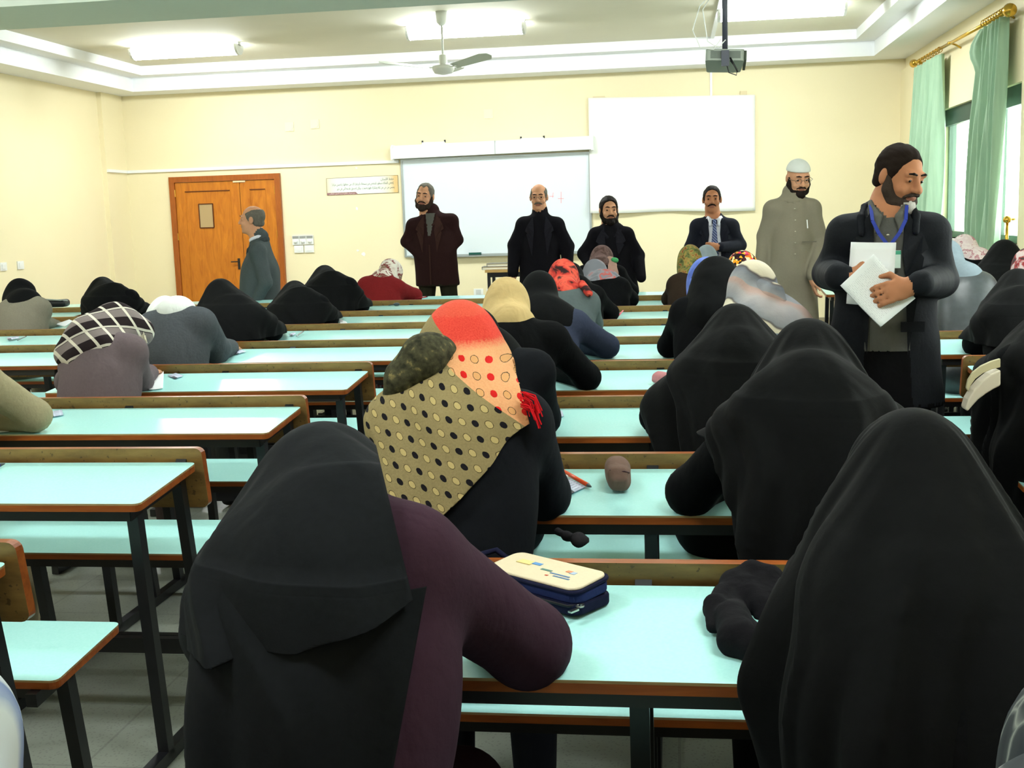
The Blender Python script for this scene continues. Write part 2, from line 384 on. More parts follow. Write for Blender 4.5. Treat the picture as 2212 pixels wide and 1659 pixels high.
def text(s, name, size, mat, parent, loc, width=None, align='RIGHT', rot=(math.pi/2, 0, 0)):
    c = bpy.data.curves.new(name, 'FONT'); c.body = s; c.size = size; c.align_x = align; c.extrude = .0006
    t = bpy.data.objects.new(name, c); COL.objects.link(t)
    bpy.context.view_layer.update()
    me = bpy.data.meshes.new_from_object(t.evaluated_get(bpy.context.evaluated_depsgraph_get()))
    w0 = t.dimensions.x; bpy.data.objects.remove(t)
    o = bpy.data.objects.new(name, me); COL.objects.link(o); me.materials.clear(); me.materials.append(mat)
    o.parent = parent; o.location = loc; o.rotation_euler = rot
    if width and w0 > 1e-6: o.scale = (width/w0, 1, 1)
    return o
n = N('banner_print', .5, .3); sx = n.sep(n.coord('Generated'))
e = n.math('MAXIMUM', n.math('MULTIPLY', n.math('ABSOLUTE', n.math('SUBTRACT', sx[0], .45)), 2.0), 0)
M_banner = n.col(n.mix(n.math('SMOOTH_MIN', n.math('POWER', e, 5), 1, .1), lin((236, 243, 234)), lin((222, 190, 132))))
bn = empty('banner', (0, YW, 0), 'small printed banner with Arabic lines beside the whiteboard', 'banner')
bx0, bx1, bz0, bz1 = -4.30, -3.385, 1.755, 1.962
MB().prism([(bx0, bz0), (bx1, bz0+.005), (bx1, bz1+.01), (bx0, bz1)], lambda u, v, t: (u, t, v), -.002, -.008).obj('banner_sheet', M_banner, bn)
MB().prism([(bx0, bz0-.002), (bx0+.40, bz0), (bx0+.37, bz0+.03), (bx0, bz0+.028)], lambda u, v, t: (u, t, v), -.008, -.0095).obj('title_strip', plain('faded_maroon_print', (150, 112, 112), .5), bn)
mo = MB()
for a, b in (((bx0, bz0), (bx1, bz0+.005)), ((bx0, bz1), (bx1, bz1+.01)), ((bx0, bz0), (bx0, bz1)), ((bx1, bz0), (bx1, bz1+.01))): mo.bar((a[0], -.007, a[1]), (b[0], -.007, b[1]), .004, .004)
mo.obj('banner_edge', plain('brown_print_edge', (120, 104, 72), .6), bn)
M_ink = plain('green_grey_ink', (66, 88, 78), .6)
text(arabic('حفظ اللسان'), 'heading_line', .042, M_ink, bn, (bx1-.05, -.0085, bz1-.045), .165)
text(arabic('(بعض كلماتك سطور لشخص من يسمعك او يقرا لك من حفظها رباحسن مراد)'), 'text_line', .042, M_ink, bn, (bx1-.055, -.0085, bz1-.092), .79)
text(arabic('يحسن من حي من ثقة وشكرك فهو يصمت ، وكان لصديق بقدمه التي في خير'), 'text_line', .042, M_ink, bn, (bx1-.045, -.0085, bz1-.145), .74)
text(arabic('مع تحيات الكلية لجنة العمل الطلابي'), 'strip_line', .026, plain('pale_print', (226, 206, 200), .6), bn, (bx0+.36, -.010, bz0+.008), .33)
# strip glyphs, flakes and covers on the wall
for (px, py, s, rr) in ((770, 363, .035, .3), (771, 451, .05, .5), (773, 541, .042, .2), (785, 549, .055, .8)):
    q = at(px, py, YW-.003); m = MB()
    m.prism([(s*(.4+.15*math.sin(k*2.3+rr*9))*math.cos(k*1.05), s*(.4+.2*math.cos(k*1.7+rr*5))*math.sin(k*1.05)) for k in range(6)], lambda u, v, t: (u, t, v), -.001, -.004)
    tag(m.obj('paper_scrap', plain('white_paper_scrap', (246, 246, 240), .8), None, False, (q[0], YW, q[2])),
        {363: 'tiny white paper scrap on the wall above the banner', 451: 'white paper scrap on the wall below the banner', 541: 'upper left of two white paper scraps low on the wall', 549: 'lower right of two white paper scraps low on the wall'}[py], 'paper scrap')
M_cover = plain('wall_coloured_cover', (236, 230, 198), .55, .3)
for px, py, lb in ((625, 274, 'left of two square cream cover plates high above the door'), (680, 268, 'right of two square cream cover plates high above the door'), (1055, 246, 'square cream cover plate high on the wall above the roller case')):
    q = at(px, py, YW-.01); o = MB().box((-.055, -.012, -.055), (.055, 0, .055)).obj('cover_plate', M_cover, None, False, (q[0], YW, q[2])); tag(o, lb, 'cover plate')
    MB().lathe([(.045, 0), (.045, .004)], (0, 0, 0), 16).obj('cover_lid', M_cover, o, False, None).matrix_local = Matrix.Translation((0, -.012, 0)) @ Matrix.Rotation(math.pi/2, 4, 'X')
# switch cluster beside the door, outlets under the board, switches on the left wall
M_sw = plain('white_switch_plastic', (238, 240, 238), .35, .4); M_swd = plain('switch_grey_label', (150, 152, 148), .5)
sw = empty('switch_panel', (-4.645, YW, 1.15), 'cluster of white fan regulators and switches beside the door', 'switch panel')
for k in range(3):
    r_ = MB().box((-.135+k*.092, -.03, .0), (-.047+k*.092, 0, .115)).obj('fan_regulator', M_sw, sw)
    MB().box((-.13+k*.092, -.034, .078), (-.052+k*.092, -.03, .11)).obj('scale_label', M_swd, r_)
    MB().lathe([(.026, -.01), (.024, .01)], (-.091+k*.092, 0, 0), 14).obj('knob', M_sw, r_, True).matrix_local = Matrix.Translation((0, -.035, .04)) @ Matrix.Rotation(math.pi/2, 4, 'X')
for k in range(2):
    r_ = MB().box((-.12+k*.135, -.02, -.1), (.0+k*.135, 0, -.008)).obj('switch_plate', M_sw, sw)
    MB().box((-.1+k*.135, -.026, -.08), (-.02+k*.135, -.02, -.03)).obj('rocker', M_sw, r_)
def outlet(name, loc, rz, label, sock):
    e = empty(name, loc, label, 'outlet' if sock else 'switch', rz=rz)
    MB().box((-.06, -.012, -.043), (.06, 0, .043)).obj('plate', M_sw, e)
    if sock: MB().box((-.032, -.016, -.03), (.032, -.012, .03)).obj('socket', plain('socket_shade', (206, 210, 208), .5), e)
    else: MB().box((-.035, -.018, -.025), (.035, -.012, .025)).obj('rocker', M_sw, e)
q = at(1034, 631, YW); outlet('wall_outlet', (q[0], YW, q[2]), 0, 'white wall outlet left of the small desk, the farther one from it', True)
q = at(1062, 631, YW); outlet('wall_outlet', (q[0], YW, q[2]), 0, 'white wall outlet partly hidden behind the leg of the small desk', True)
outlet('wall_switch', (XL-.06, 11.52, 1.07), math.pi/2, 'nearer of two white switches on the left wall', False)
outlet('wall_switch', (XL-.06, 11.85, 1.07), math.pi/2, 'farther of two white switches on the left wall', False)

# ------------------------------------------------------------------ curtains on a brass rod
M_brass = plain('polished_brass', (214, 172, 70), .22, .6, .85)
n = N('sage_curtain_cloth', .7, .2); f = n.noise(30, 4, n.mapping(n.coord(), (1, 1, .1)))
M_cur = n.col(n.mix(f, lin((142, 176, 148)), lin((176, 206, 178))))
RX, RZ = 2.59, 2.9
rod = empty('curtain_rod', (RX, 11.6, RZ), 'brass curtain rod with ball finials above the window', 'curtain rod')
MB().tube([(0, -1.72, -.02), (0, 1.78, .02)], .016, 12).obj('rod', M_brass, rod, True)
for y, r in ((-1.75, .055), (1.81, .045)):
    MB().lathe([(.012, -.05), (.03, -.045), (.018, -.03), (r*.8, -.0), (r, .035), (r*.8, .07), (.01, .085)], (0, 0, 0), 16).obj('finial', M_brass, rod, True).matrix_local = Matrix.Translation((0, y+(-.03 if y < 0 else .03), math.copysign(.02, y))) @ Matrix.Rotation(math.pi/2*(1 if y < 0 else -1), 4, 'X')
for y in (-1.6, 0.15, 1.6): MB().tube([(0, y, .0), (.05, y, -.02), (XR-RX, y, -.05)], .009, 8).lathe([(.03, -.012), (.03, .012)], (0, y, 0), 10).obj('rod_bracket', M_brass, rod, True)
def curtain(label, y0, y1, b0, b1, z1, ph, flap):
    e = empty('curtain', (RX, (y0+y1)/2, 0), label, 'curtain', 'green window curtains'); c = (y0+y1)/2
    m = MB(); nu, nv = 110, 40; zt = RZ-.045
    for j in range(nv+1):
        v = j/nv; z = zt+(z1-zt)*v
        for i in range(nu+1):
            u = i/nu; s = min(1, v*3)
            y = (y0+(y1-y0)*u)*(1-v)+(b0+(b1-b0)*u)*v - c
            a = .028+.03*s
            x = a*math.sin(u*38+ph+1.4*math.sin(v*2.2+u*5)) + .012*math.sin(u*83+v*4) + .02*math.sin(v*5+u*3)*v
            if flap and u > .82 and v < .14: y += .10*(u-.82)/.18*math.sin(v/.14*math.pi); x -= .05*math.sin(v/.14*math.pi)
            m.v.append((x, y, z))
    for j in range(nv):
        for i in range(nu): a = j*(nu+1)+i; m.f.append((a, a+1, a+nu+2, a+nu+1)); m.m.append(0)
    o = m.obj('drape', M_cur, e, True); o.modifiers.new('s', 'SOLIDIFY').thickness = .004
    for k in range(9):
        y = y0+(y1-y0)*(k+.5)/9-c; a = [(.026*math.cos(t*.5236), y+.004*math.sin(t), RZ+.026*math.sin(t*.5236)) for t in range(12)]
        MB().tube(a, .004, 6, close=True).obj('curtain_ring', M_brass, e, True)
curtain('green curtain at the far side of the window', 12.15, 13.3, 12.35, 13.5, .5, 0, False)
curtain('green curtain at the near side of the window', 9.9, 10.6, 10.0, 11.05, .55, 2, True)
tb = empty('curtain_holdback', (XR, 9.82, 1.28), 'brass holdback post on the wall beside the near curtain', 'holdback')
MB().tube([(0, 0, 0), (-.06, 0, 0)], .01, 8).tube([(-.06, 0, -.32), (-.06, 0, -.02)], .013, 8).obj('post', M_brass, tb, True); MB().lathe([(.01, -.03), (.03, -.02), (.034, 0), (.026, .02), (.005, .03)], (-.06, 0, 0), 12).obj('knob', M_brass, tb, True)

# ------------------------------------------------------------------ desk and bench units
n = N('mint_laminate', .2, .5)
v = n.noise(160, 2)
M_mint = n.col(n.mix(v, lin((176, 240, 236)), lin((196, 250, 248))))
M_edge = wood('orange_brown_edge', (112, 54, 18), (168, 90, 34), (.4, 4, 4), .35)
M_ply = wood('worn_ply_edge', (120, 92, 58), (186, 158, 112), (.6, 8, 8), .5)
n = N('worn_varnished_ply', .45, .3); f = n.noise(14, 6, n.mapping(n.coord(), (.5, 2, 2)), .65); g = n.noise(75, 3)
c = n.ramp(f, [(.25, lin((104, 78, 40))), (.75, lin((152, 120, 66)))])
M_back = n.col(n.mix(n.math('MULTIPLY', n.math('GREATER_THAN', g, .66), .6), c, lin((56, 46, 30))))
HW = .66; SL = .082
def make_unit():
    e = empty('desk_bench', (0, 0, 0))
    def slab(nm, y0, y1, z0, t):
        m = MB(); f = lambda u, v, q: (u, v, z0+(v-y0)*SL*.9-q); p = rrect(-HW, y0, HW, y1, .018)
        m.prism(p, f, t, .005, 1, 0, 1); m.prism(p, f, .005, 0, 2, 0, 1)
        return m.obj(nm, [M_mint, M_edge, M_ply], e)
    slab('table_top', 0, .365, .757, .021); slab('seat', .50, .805, .478, .02)
    # backrest board, leaning back towards the desk
    m = MB(); p = rrect(-HW-.012, 0, HW+.012, .18, .02); th = .026
    m.prism(p, lambda u, v, q: (u, .43-v*.17+q, .645+v*.985), 0, -th, 1, 0, 0); m.obj('backrest', [M_back, M_edge], e)
    b = lambda nm, *bars: [m.bar(*q) for m in [MB()] for q in bars] and None
    def part(nm, *bars):
        m = MB()
        for q in bars: m.bar(*q)
        return m.obj(nm, M_steel, e)
    part('table_frame', ((-HW+.04, .04, .722), (HW-.04, .04, .722), .025, .035), ((-HW+.04, .32, .745), (HW-.04, .32, .745), .025, .035),
         *[((x, .03, .722), (x, .33, .745), .025, .035) for x in (-HW+.05, 0, HW-.05)])
    part('seat_frame', ((-HW+.04, .53, .445), (HW-.04, .53, .445), .025, .03), ((-HW+.04, .77, .462), (HW-.04, .77, .462), .025, .03),
         *[((x, .48, .44), (x, .79, .463), .025, .03) for x in (-HW+.05, HW-.05)])
    for x in (-HW+.05, 0, HW-.05):
        part('leg', ((x, .075, .71), (x, .15, .02), .03, .035)); part('leg', ((x, .62, .445), (x, .69, .02), .03, .035))
        part('post', ((x, .345, .75), (x, .47, .03), .028, .034))
        part('foot_bar', ((x, -.12, .02), (x, .74, .02), .03, .035))
        m = MB().bar((x, .335, .74), (x, .405, .80), .03, .02).bar((x, .40, .80), (x, .425, .66), .03, .012); m.obj('back_bracket', M_steel, e)
    part('foot_rail', ((-HW+.05, .40, .235), (HW-.05, .40, .235), .022, .045)); part('foot_rail', ((-HW+.05, .655, .15), (HW-.05, .655, .15), .022, .045))
    return e
UNIT = make_unit(); _first = [True]
ORD = ['nearest', 'second', 'third', 'fourth', 'fifth', 'sixth', 'seventh', 'eighth', 'farthest']
MID0, LEF0, PIT_ = 1.645, 1.745, .95
def row_y(block, i): return (LEF0+.945*i) if block in ('left', 'far', 'outer') else MID0+PIT_*i
BX = {'mid': -.06, 'left': -1.988, 'right': 1.82, 'far': -3.76, 'outer': -5.27}
BN = {'mid': 'middle block in front of the camera', 'left': 'block left of the middle aisle', 'right': 'block by the window wall', 'far': 'second block from the left wall', 'outer': 'short block against the left wall'}
def place_unit(block, i):
    o = UNIT if _first[0] else copy_tree(UNIT); _first[0] = False
    o.location = (BX[block], row_y(block, i), 0)
    nm = ORD[i] if i >= 0 else 'row behind the nearest'
    tag(o, 'mint-topped desk and bench, %s row of the %s' % (nm, BN[block]) if i >= 0 else 'mint-topped desk behind the nearest row of the %s' % BN[block], 'desk', 'mint-topped desks with attached benches')
    if i == 8:   # the front row has no bench before it
        for ch in list(o.children):
            if ch.name.split('.')[0] in ('seat', 'seat_frame', 'backrest', 'back_bracket') or (ch.name.startswith('foot_rail') and False): bpy.data.objects.remove(ch)
for i in range(-1, 9): place_unit('mid', i)
for i in range(-1, 9): place_unit('left', i)
for i in range(-1, 9): place_unit('right', i)
for i in range(4, 9): place_unit('far', i)
for i in range(6, 9): place_unit('outer', i)

# small teacher's desk against the front wall with books on it
td = empty('small_desk', (-1.62, 13.35, 0), 'small dark-legged desk with a pale wooden top by the front wall', 'table')
MB().box((-.5, -.22, .80), (.5, .22, .83)).obj('desk_top', wood('pale_desk_top', (150, 118, 66), (190, 156, 96), (.5, 4, 4)), td)
for sx in (-.46, .46):
    for sy in (-.18, .18): MB().bar((sx, sy, 0), (sx, sy, .80), .035).obj('leg', M_steel, td)
MB().box((-.46, -.19, .745), (.46, -.165, .80)).obj('apron', M_steel, td)
for sy in (-.18, .18): MB().bar((-.46, sy, .58), (.46, sy, .58), .03).obj('rail', M_steel, td)
for k, (dx, dy, rz, w_, t_) in enumerate(((-.02, 0, .03, .44, .035), (.01, .0, .0, .38, .035))):
    bk = empty('closed_book', (-1.93+dx, 13.33+dy, .83+k*.035), ['lower thick white book on the small desk', 'upper thick white book on the small desk'][k], 'book', 'books stacked on the small desk', rz)
    MB().box((-w_/2, -.12, 0), (w_/2, .12, .004)).box((-w_/2, -.12, t_-.004), (w_/2, .12, t_)).box((-w_/2, -.12, .004), (-w_/2+.006, .12, t_-.004)).obj('cover', plain('grey_book_cover', (120, 118, 108), .6), bk)
    MB().box((-w_/2+.006, -.112, .004), (w_/2-.01, .112, t_-.004)).obj('pages', plain('book_pages', (236, 232, 214), .8), bk)

# ------------------------------------------------------------------ figures: signed-distance modelling, meshed by surface nets
def V3(*a): return np.array(a, float)
def rotm(yaw=0, pitch=0, roll=0):
    """columns = local right, forward, up; yaw turns left (ccw), pitch>0 looks down, roll>0 tips to the right"""
    return np.array(Matrix.Rotation(yaw, 3, 'Z') @ Matrix.Rotation(-pitch, 3, 'X') @ Matrix.Rotation(roll, 3, 'Y'))
class SDF:
    def __init__(s): s.p = []
    def ell(s, c, r, mat=0, R=None, k=.03, op='+'):
        c = np.asarray(c, float); r = np.asarray(r, float)
        def fn(P):
            q = P-c
            if R is not None: q = q @ R
            a = np.sqrt(((q/r)**2).sum(-1))+1e-9; b = np.sqrt(((q/(r*r))**2).sum(-1))+1e-9
            return a*(a-1)/b
        m = r.max(); s.p.append((fn, c-m, c+m, mat, k, op)); return s
    def cap(s, a, b, ra, rb=None, mat=0, k=.03, op='+', sc=None, R=None):
        """round cone from a to b; sc squashes it along the axes of R"""
        a = np.asarray(a, float); b = np.asarray(b, float); rb = ra if rb is None else rb
        sv = np.ones(3) if sc is None else np.asarray(sc, float)
        T = (np.eye(3) if R is None else R)/sv
        A = a@T; Bv = b@T-A; L = Bv@Bv+1e-12; f = sv.min()
        def fn(P):
            q = P@T-A; t = np.clip(q@Bv/L, 0, 1)
            return (np.sqrt(((q-t[..., None]*Bv)**2).sum(-1))-(ra+(rb-ra)*t))*f
        m = max(ra, rb)*sv.max(); s.p.append((fn, np.minimum(a, b)-m, np.maximum(a, b)+m, mat, k, op)); return s
    def chain(s, pts, rs, mat=0, k=.02, **kw):
        for i in range(len(pts)-1): s.cap(pts[i], pts[i+1], rs[i], rs[i+1], mat, k, **kw)
        return s
    def box(s, c, h, mat=0, R=None, rd=.01, k=.02, op='+'):
        c = np.asarray(c, float); h = np.asarray(h, float)-rd
        def fn(P):
            q = P-c
            if R is not None: q = q @ R
            q = np.abs(q)-h
            return np.sqrt((np.maximum(q, 0)**2).sum(-1))+np.minimum(q.max(-1), 0)-rd
        m = np.linalg.norm(h)+rd; s.p.append((fn, c-m, c+m, mat, k, op)); return s
    def comb(s, d, e, k, op):
        if op == '-':
            h = np.clip(.5-.5*(d+e)/k, 0, 1); return d*(1-h)-e*h+k*h*(1-h)
        h = np.clip(.5+.5*(d-e)/k, 0, 1); return d*(1-h)+e*h-k*h*(1-h)
    def at(s, P):
        d = np.full(len(P), 9.0)
        for fn, lo, hi, mat, k, op in s.p:
            sel = np.all((P > lo-.1) & (P < hi+.1), axis=1)
            if sel.any(): d[sel] = s.comb(d[sel], fn(P[sel]), k, op)
        return d
    def mesh(s, v=.012, fine=(), pad=.03):
        lo = np.min([q[1] for q in s.p if q[5] == '+'], 0)-pad; hi = np.max([q[2] for q in s.p if q[5] == '+'], 0)+pad
        ax = []
        for i in range(3):
            x = lo[i]; a = [x]
            while x < hi[i]:
                st = v
                for c, r, vf in fine:
                    if abs(x-c[i]) < r[i]: st = min(st, vf)
                x += st; a.append(x)
            ax.append(np.array(a))
        nx, ny, nz = map(len, ax)
        D = np.full((nx, ny, nz), .5); Mt = np.zeros((nx, ny, nz), np.int8); best = np.full((nx, ny, nz), 9.)
        for fn, plo, phi, mat, k, op in s.p:
            g = k+2.5*v
            i0 = [max(0, np.searchsorted(ax[i], plo[i]-g)-1) for i in range(3)]; i1 = [np.searchsorted(ax[i], phi[i]+g)+1 for i in range(3)]
            sl = tuple(slice(i0[i], i1[i]) for i in range(3))
            G = np.stack(np.meshgrid(*[ax[i][sl[i]] for i in range(3)], indexing='ij'), -1)
            if G.size == 0: continue
            e = fn(G)
            if op == '-':
                D[sl] = s.comb(D[sl], e, k, '-')
                if mat >= 0: Mt[sl] = np.where(e < v*1.2, mat, Mt[sl])
                continue
            w_ = e < best[sl]; best[sl] = np.where(w_, e, best[sl]); Mt[sl] = np.where(w_, mat, Mt[sl])
            D[sl] = s.comb(D[sl], e, k, '+')
        return nets(D, Mt, ax)
def nets(D, Mt, ax):
    I = D < 0; nx, ny, nz = D.shape
    cnt = np.zeros((nx-1, ny-1, nz-1), np.int8)
    for a in (0, 1):
        for b in (0, 1):
            for c in (0, 1): cnt += I[a:nx-1+a, b:ny-1+b, c:nz-1+c]
    act = (cnt > 0) & (cnt < 8); idx = np.argwhere(act); n = len(idx)
    ids = np.full(act.shape, -1, np.int64); ids[act] = np.arange(n)
    cr = [(a, b, c) for a in (0, 1) for b in (0, 1) for c in (0, 1)]
    val = {q: D[idx[:, 0]+q[0], idx[:, 1]+q[1], idx[:, 2]+q[2]] for q in cr}
    pos = np.zeros((n, 3)); num = np.zeros(n)
    for q in cr:
        for d_ in range(3):
            if q[d_]: continue
            q2 = tuple(1 if i == d_ else q[i] for i in range(3)); a, b = val[q], val[q2]
            x = (a < 0) != (b < 0); t = np.where(x, a/np.where(x, a-b, 1), 0)
            for i in range(3):
                p0 = ax[i][idx[:, i]+q[i]]
                if i == d_: p0 = p0+t*(ax[i][idx[:, i]+1]-ax[i][idx[:, i]])
                pos[:, i] += np.where(x, p0, 0)
            num += x
    pos /= num[:, None]
    m = np.stack([np.abs(val[q]) for q in cr]).argmin(0); off = np.array(cr)[m]
    vm = Mt[idx[:, 0]+off[:, 0], idx[:, 1]+off[:, 1], idx[:, 2]+off[:, 2]]
    F_ = []
    for d_ in range(3):
        o1, o2 = [(1, 2), (2, 0), (0, 1)][d_]
        sl0 = [slice(1, -1)]*3; sl1 = [slice(1, -1)]*3; sl0[d_] = slice(0, -1); sl1[d_] = slice(1, None)
        A, B = I[tuple(sl0)], I[tuple(sl1)]
        for flag in (0, 1):
            e = np.argwhere((A != B) & (A == bool(flag)))
            if not len(e): continue
            e[:, o1] += 1; e[:, o2] += 1
            def cell(u, w_):
                c = e.copy(); c[:, o1] -= u; c[:, o2] -= w_; return ids[c[:, 0], c[:, 1], c[:, 2]]
            q = np.stack([cell(1, 1), cell(0, 1), cell(0, 0), cell(1, 0)], 1)
            F_.append(q if flag else q[:, ::-1])
    Fa = np.concatenate(F_); Fa = Fa[(Fa >= 0).all(1)]
    return pos, Fa, vm[Fa].min(1) if len(Fa) else np.zeros(0, int)
def normals(v, f):
    nn = np.zeros_like(v); a = np.cross(v[f[:, 2]]-v[f[:, 0]], v[f[:, 3]]-v[f[:, 1]])
    for i in range(4): np.add.at(nn, f[:, i], a)
    return nn/(np.linalg.norm(nn, axis=1)[:, None]+1e-12)
def wrinkle(p, seed, fr=14., ax=(1, 1, .45)):
    r = np.random.RandomState(seed); q = p*np.array(ax); o = np.zeros(len(p))
    for k in range(5):
        d = r.normal(size=3); d /= np.linalg.norm(d); w_ = r.normal(size=3); w_ /= np.linalg.norm(w_)
        o += np.sin(fr*(.6+.35*k)*(q@d)+r.rand()*6.3+1.3*np.sin(fr*.4*(q@w_)+r.rand()*6))/(1+.4*k)
    return o/2.6
def to_obj(name, data, mats, parent=None, origin=(0, 0, 0), smooth=True, amp=0, seed=1, fr=14., only=None, ax=(1, 1, .45), uv=None):
    v, f, m = data
    if amp:
        n_ = normals(v, f); a = np.full(len(v), amp)
        if only is not None:
            ok = np.zeros(len(v), bool); ok[f[np.isin(m, only)].ravel()] = True; bad = np.zeros(len(v), bool); bad[f[~np.isin(m, only)].ravel()] = True
            a = np.where(ok & ~bad, amp, 0)
        v = v+n_*(a*wrinkle(v, seed, fr, ax))[:, None]
    me = bpy.data.meshes.new(name); nv, nf = len(v), len(f)
    me.vertices.add(nv); me.vertices.foreach_set('co', (v-np.asarray(origin)).astype(np.float32).ravel())
    me.loops.add(nf*4); me.loops.foreach_set('vertex_index', f.astype(np.int32).ravel())
    me.polygons.add(nf); me.polygons.foreach_set('loop_start', np.arange(0, nf*4, 4, dtype=np.int32))
    for q in mats: me.materials.append(q)
    me.polygons.foreach_set('material_index', m.astype(np.int32)); me.polygons.foreach_set('use_smooth', np.ones(nf, bool))
    me.update(calc_edges=True)
    if uv is not None:
        l = me.uv_layers.new(name='UVMap'); l.data.foreach_set('uv', uv(v)[f.ravel()].astype(np.float32).ravel())
    o = bpy.data.objects.new(name, me); COL.objects.link(o)
    if parent is not None: o.parent = parent
    return o

# --- heads, hands
def head_prims(s, c, R, k=1.0, skin=0, lip=1, fine=True):
    L = lambda x, y, z: np.asarray(c)+R@(np.array([x, y, z])*k)
    e = lambda p, r, mt=skin, kk=.02, op='+', Rr=None: s.ell(L(*p), np.array(r)*k, mt, R if Rr is None else R@Rr, kk*k, op)
    e((0, -.012, .035), (.074, .095, .088)); e((0, .022, -.03), (.062, .072, .088)); e((0, .034, -.075), (.047, .05, .042), kk=.03)
    if fine:
        e((0, .076, -.098), (.02, .016, .014))
        s.cap(L(-.04, .083, .032), L(.04, .083, .032), .011*k, None, skin, .02*k)
        for t in (-1, 1): e((.032*t, .105, .012), (.019, .018, .013), skin, .014, '-')
        for t in (-1, 1): e((.032*t, .079, .010), (.015, .012, .011), skin, .006)
        for t in (-1, 1): e((.042*t, .07, -.03), (.02, .02, .018), skin, .02)
        s.cap(L(0, .09, .018), L(0, .112, -.022), .009*k, .0135*k, skin, .012*k)
        for t in (-1, 1): e((.012*t, .1, -.026), (.009, .011, .008), skin, .008)
        e((0, .093, -.053), (.024, .01, .006), lip, .006); e((0, .089, -.062), (.019, .009, .006), lip, .006)
        for t in (-1, 1): e((.078*t, -.008, 0), (.011, .02, .032), skin, .01)
    s.cap(L(0, -.02, -.08), L(0, -.05, -.18), .055*k, .058*k, skin, .03)
def hand_prims(s, wrist, palm_dir, up, mat, side=1, curl=.5, k=1.0, spread=.05):
    """palm plus five separate fingers; side=+1: thumb towards cross(dir, up)"""
    d = np.asarray(palm_dir, float); d /= np.linalg.norm(d); u = np.asarray(up, float); u -= d*(u@d); u /= np.linalg.norm(u)
    r = np.cross(d, u)*side; w_ = np.asarray(wrist, float)
    Rm = np.stack([r, d, u], 1)
    s.ell(w_+d*.045*k, np.array([.04, .05, .017])*k, mat, Rm, .015)
    s.cap(w_-d*.02, w_+d*.02*k, .026*k, .028*k, mat, .015)
    for i, (o, ln) in enumerate(((.030, .068), (.010, .078), (-.011, .073), (-.031, .057))):
        b = w_+d*.083*k+r*o*k; f1 = d*math.cos(curl*.7)-u*math.sin(curl*.7)+r*o*spread*8; f2 = d*math.cos(curl*1.9)-u*math.sin(curl*1.9); f3 = d*math.cos(curl*2.8)-u*math.sin(curl*2.8)
        p1 = b+f1*ln*.45*k; p2 = p1+f2*ln*.32*k; p3 = p2+f3*ln*.25*k
        s.chain([b-d*.01, p1, p2, p3], np.array([.0095, .0088, .008, .0068])*k, mat, .004)
    b = w_+d*.03*k+r*.034*k; p1 = b+(d*.6+r*.65-u*.35)*.04*k; p2 = p1+(d*.85+r*.15-u*.45)*.035*k
    s.chain([b-r*.01, p1, p2], np.array([.013, .0105, .0085])*k, mat, .006)
SKIN = cloth('skin', (202, 150, 118), .08, 40, .55, .05); SKIN2 = cloth('skin_tan', (178, 122, 90), .08, 40, .55, .05)
LIP = plain('lips', (156, 100, 82), .5, .3)
M_eye = plain('eye_white', (206, 200, 192), .3, .5); M_iris = plain('dark_iris', (26, 18, 14), .25, .5)
M_hairb = cloth('dark_hair', (30, 24, 22), .4, 120, .6, .4); M_hairg = cloth('greying_hair', (104, 100, 92), .4, 140, .7, .4)
M_beardw = cloth('white_beard', (176, 172, 166), .25, 160, .8, .4)
def eyes(c, R, k, parent, org, lid=0.0, brow=None):
    for t in (-1, 1):
        p = np.asarray(c)+R@(np.array([.032*t, .0805, .009])*k)
        m = MB(); m.lathe([(.001, -.0095), (.006, -.0075), (.0095, -.003), (.0095, .003), (.006, .0075), (.001, .0095)], (0, 0, 0), 10)
        o = m.obj('eye', [M_eye, M_iris], parent, True)
        o.matrix_local = Matrix.Translation(Vector(p-np.asarray(org))) @ Matrix(R.tolist()).to_4x4() @ Matrix.Rotation(-math.pi/2, 4, 'X') @ Matrix.Scale(k*1.2, 4) @ Matrix.Scale(.75, 4, Vector((0, 1, 0)))
        for q in o.data.polygons:
            if q.center.z > .0052: q.material_index = 1
    if brow:
        s = SDF(); L = lambda x, y, z: np.asarray(c)+R@(np.array([x, y, z])*k)
        for t in (-1, 1): s.chain([L(.012*t, .0965, .0345), L(.030*t, .0965, .0385), L(.046*t, .0885, .0355)], [.0038*k, .0048*k, .004*k], 0, .003)
        to_obj('eyebrows', s.mesh(.003), [brow], parent, org)['kind'] = 'stuff'
def hair(c, R, k, mat, parent, org, style='full'):
    s = SDF(); L = lambda x, y, z: np.asarray(c)+R@(np.array([x, y, z])*k)
    e = lambda p, r, kk=.01, op='+': s.ell(L(*p), np.array(r)*k, -1 if op == '-' else 0, R, kk*k, op)
    hi = .011 if style == 'thick' else .006
    e((0, -.016, .039), (.074+hi, .094+hi, .086+hi)); e((0, -.05, -.02), (.066+hi*.5, .055, .06))
    for t in (-1, 1): s.cap(L(.072*t, .014, .03), L(.071*t, .016, -.012), .009*k, .006*k, 0, .01)
    e((0, .100, .0), (.090, .083, .096), .010, '-'); s.box(L(0, -.03, -.095), np.array([.12, .12, .04])*k, -1, R, .01, .015, '-')
    for t in (-1, 1): e((.088*t, .002, -.022), (.02, .032, .038), .006, '-')
    s.box(L(0, .08, -.06), np.array([.12, .07, .05])*k, -1, R, .005, .008, '-')
    if style == 'bald': e((0, .03, .115), (.07, .125, .085), .012, '-')
    if style == 'receding':
        for t in (-1, 1): e((.04*t, .09, .095), (.032, .05, .035), .01, '-')
    return to_obj('hair', s.mesh(.006*k), [mat], parent, org, amp=.0025, seed=3, fr=160, ax=(1, 1, 1))
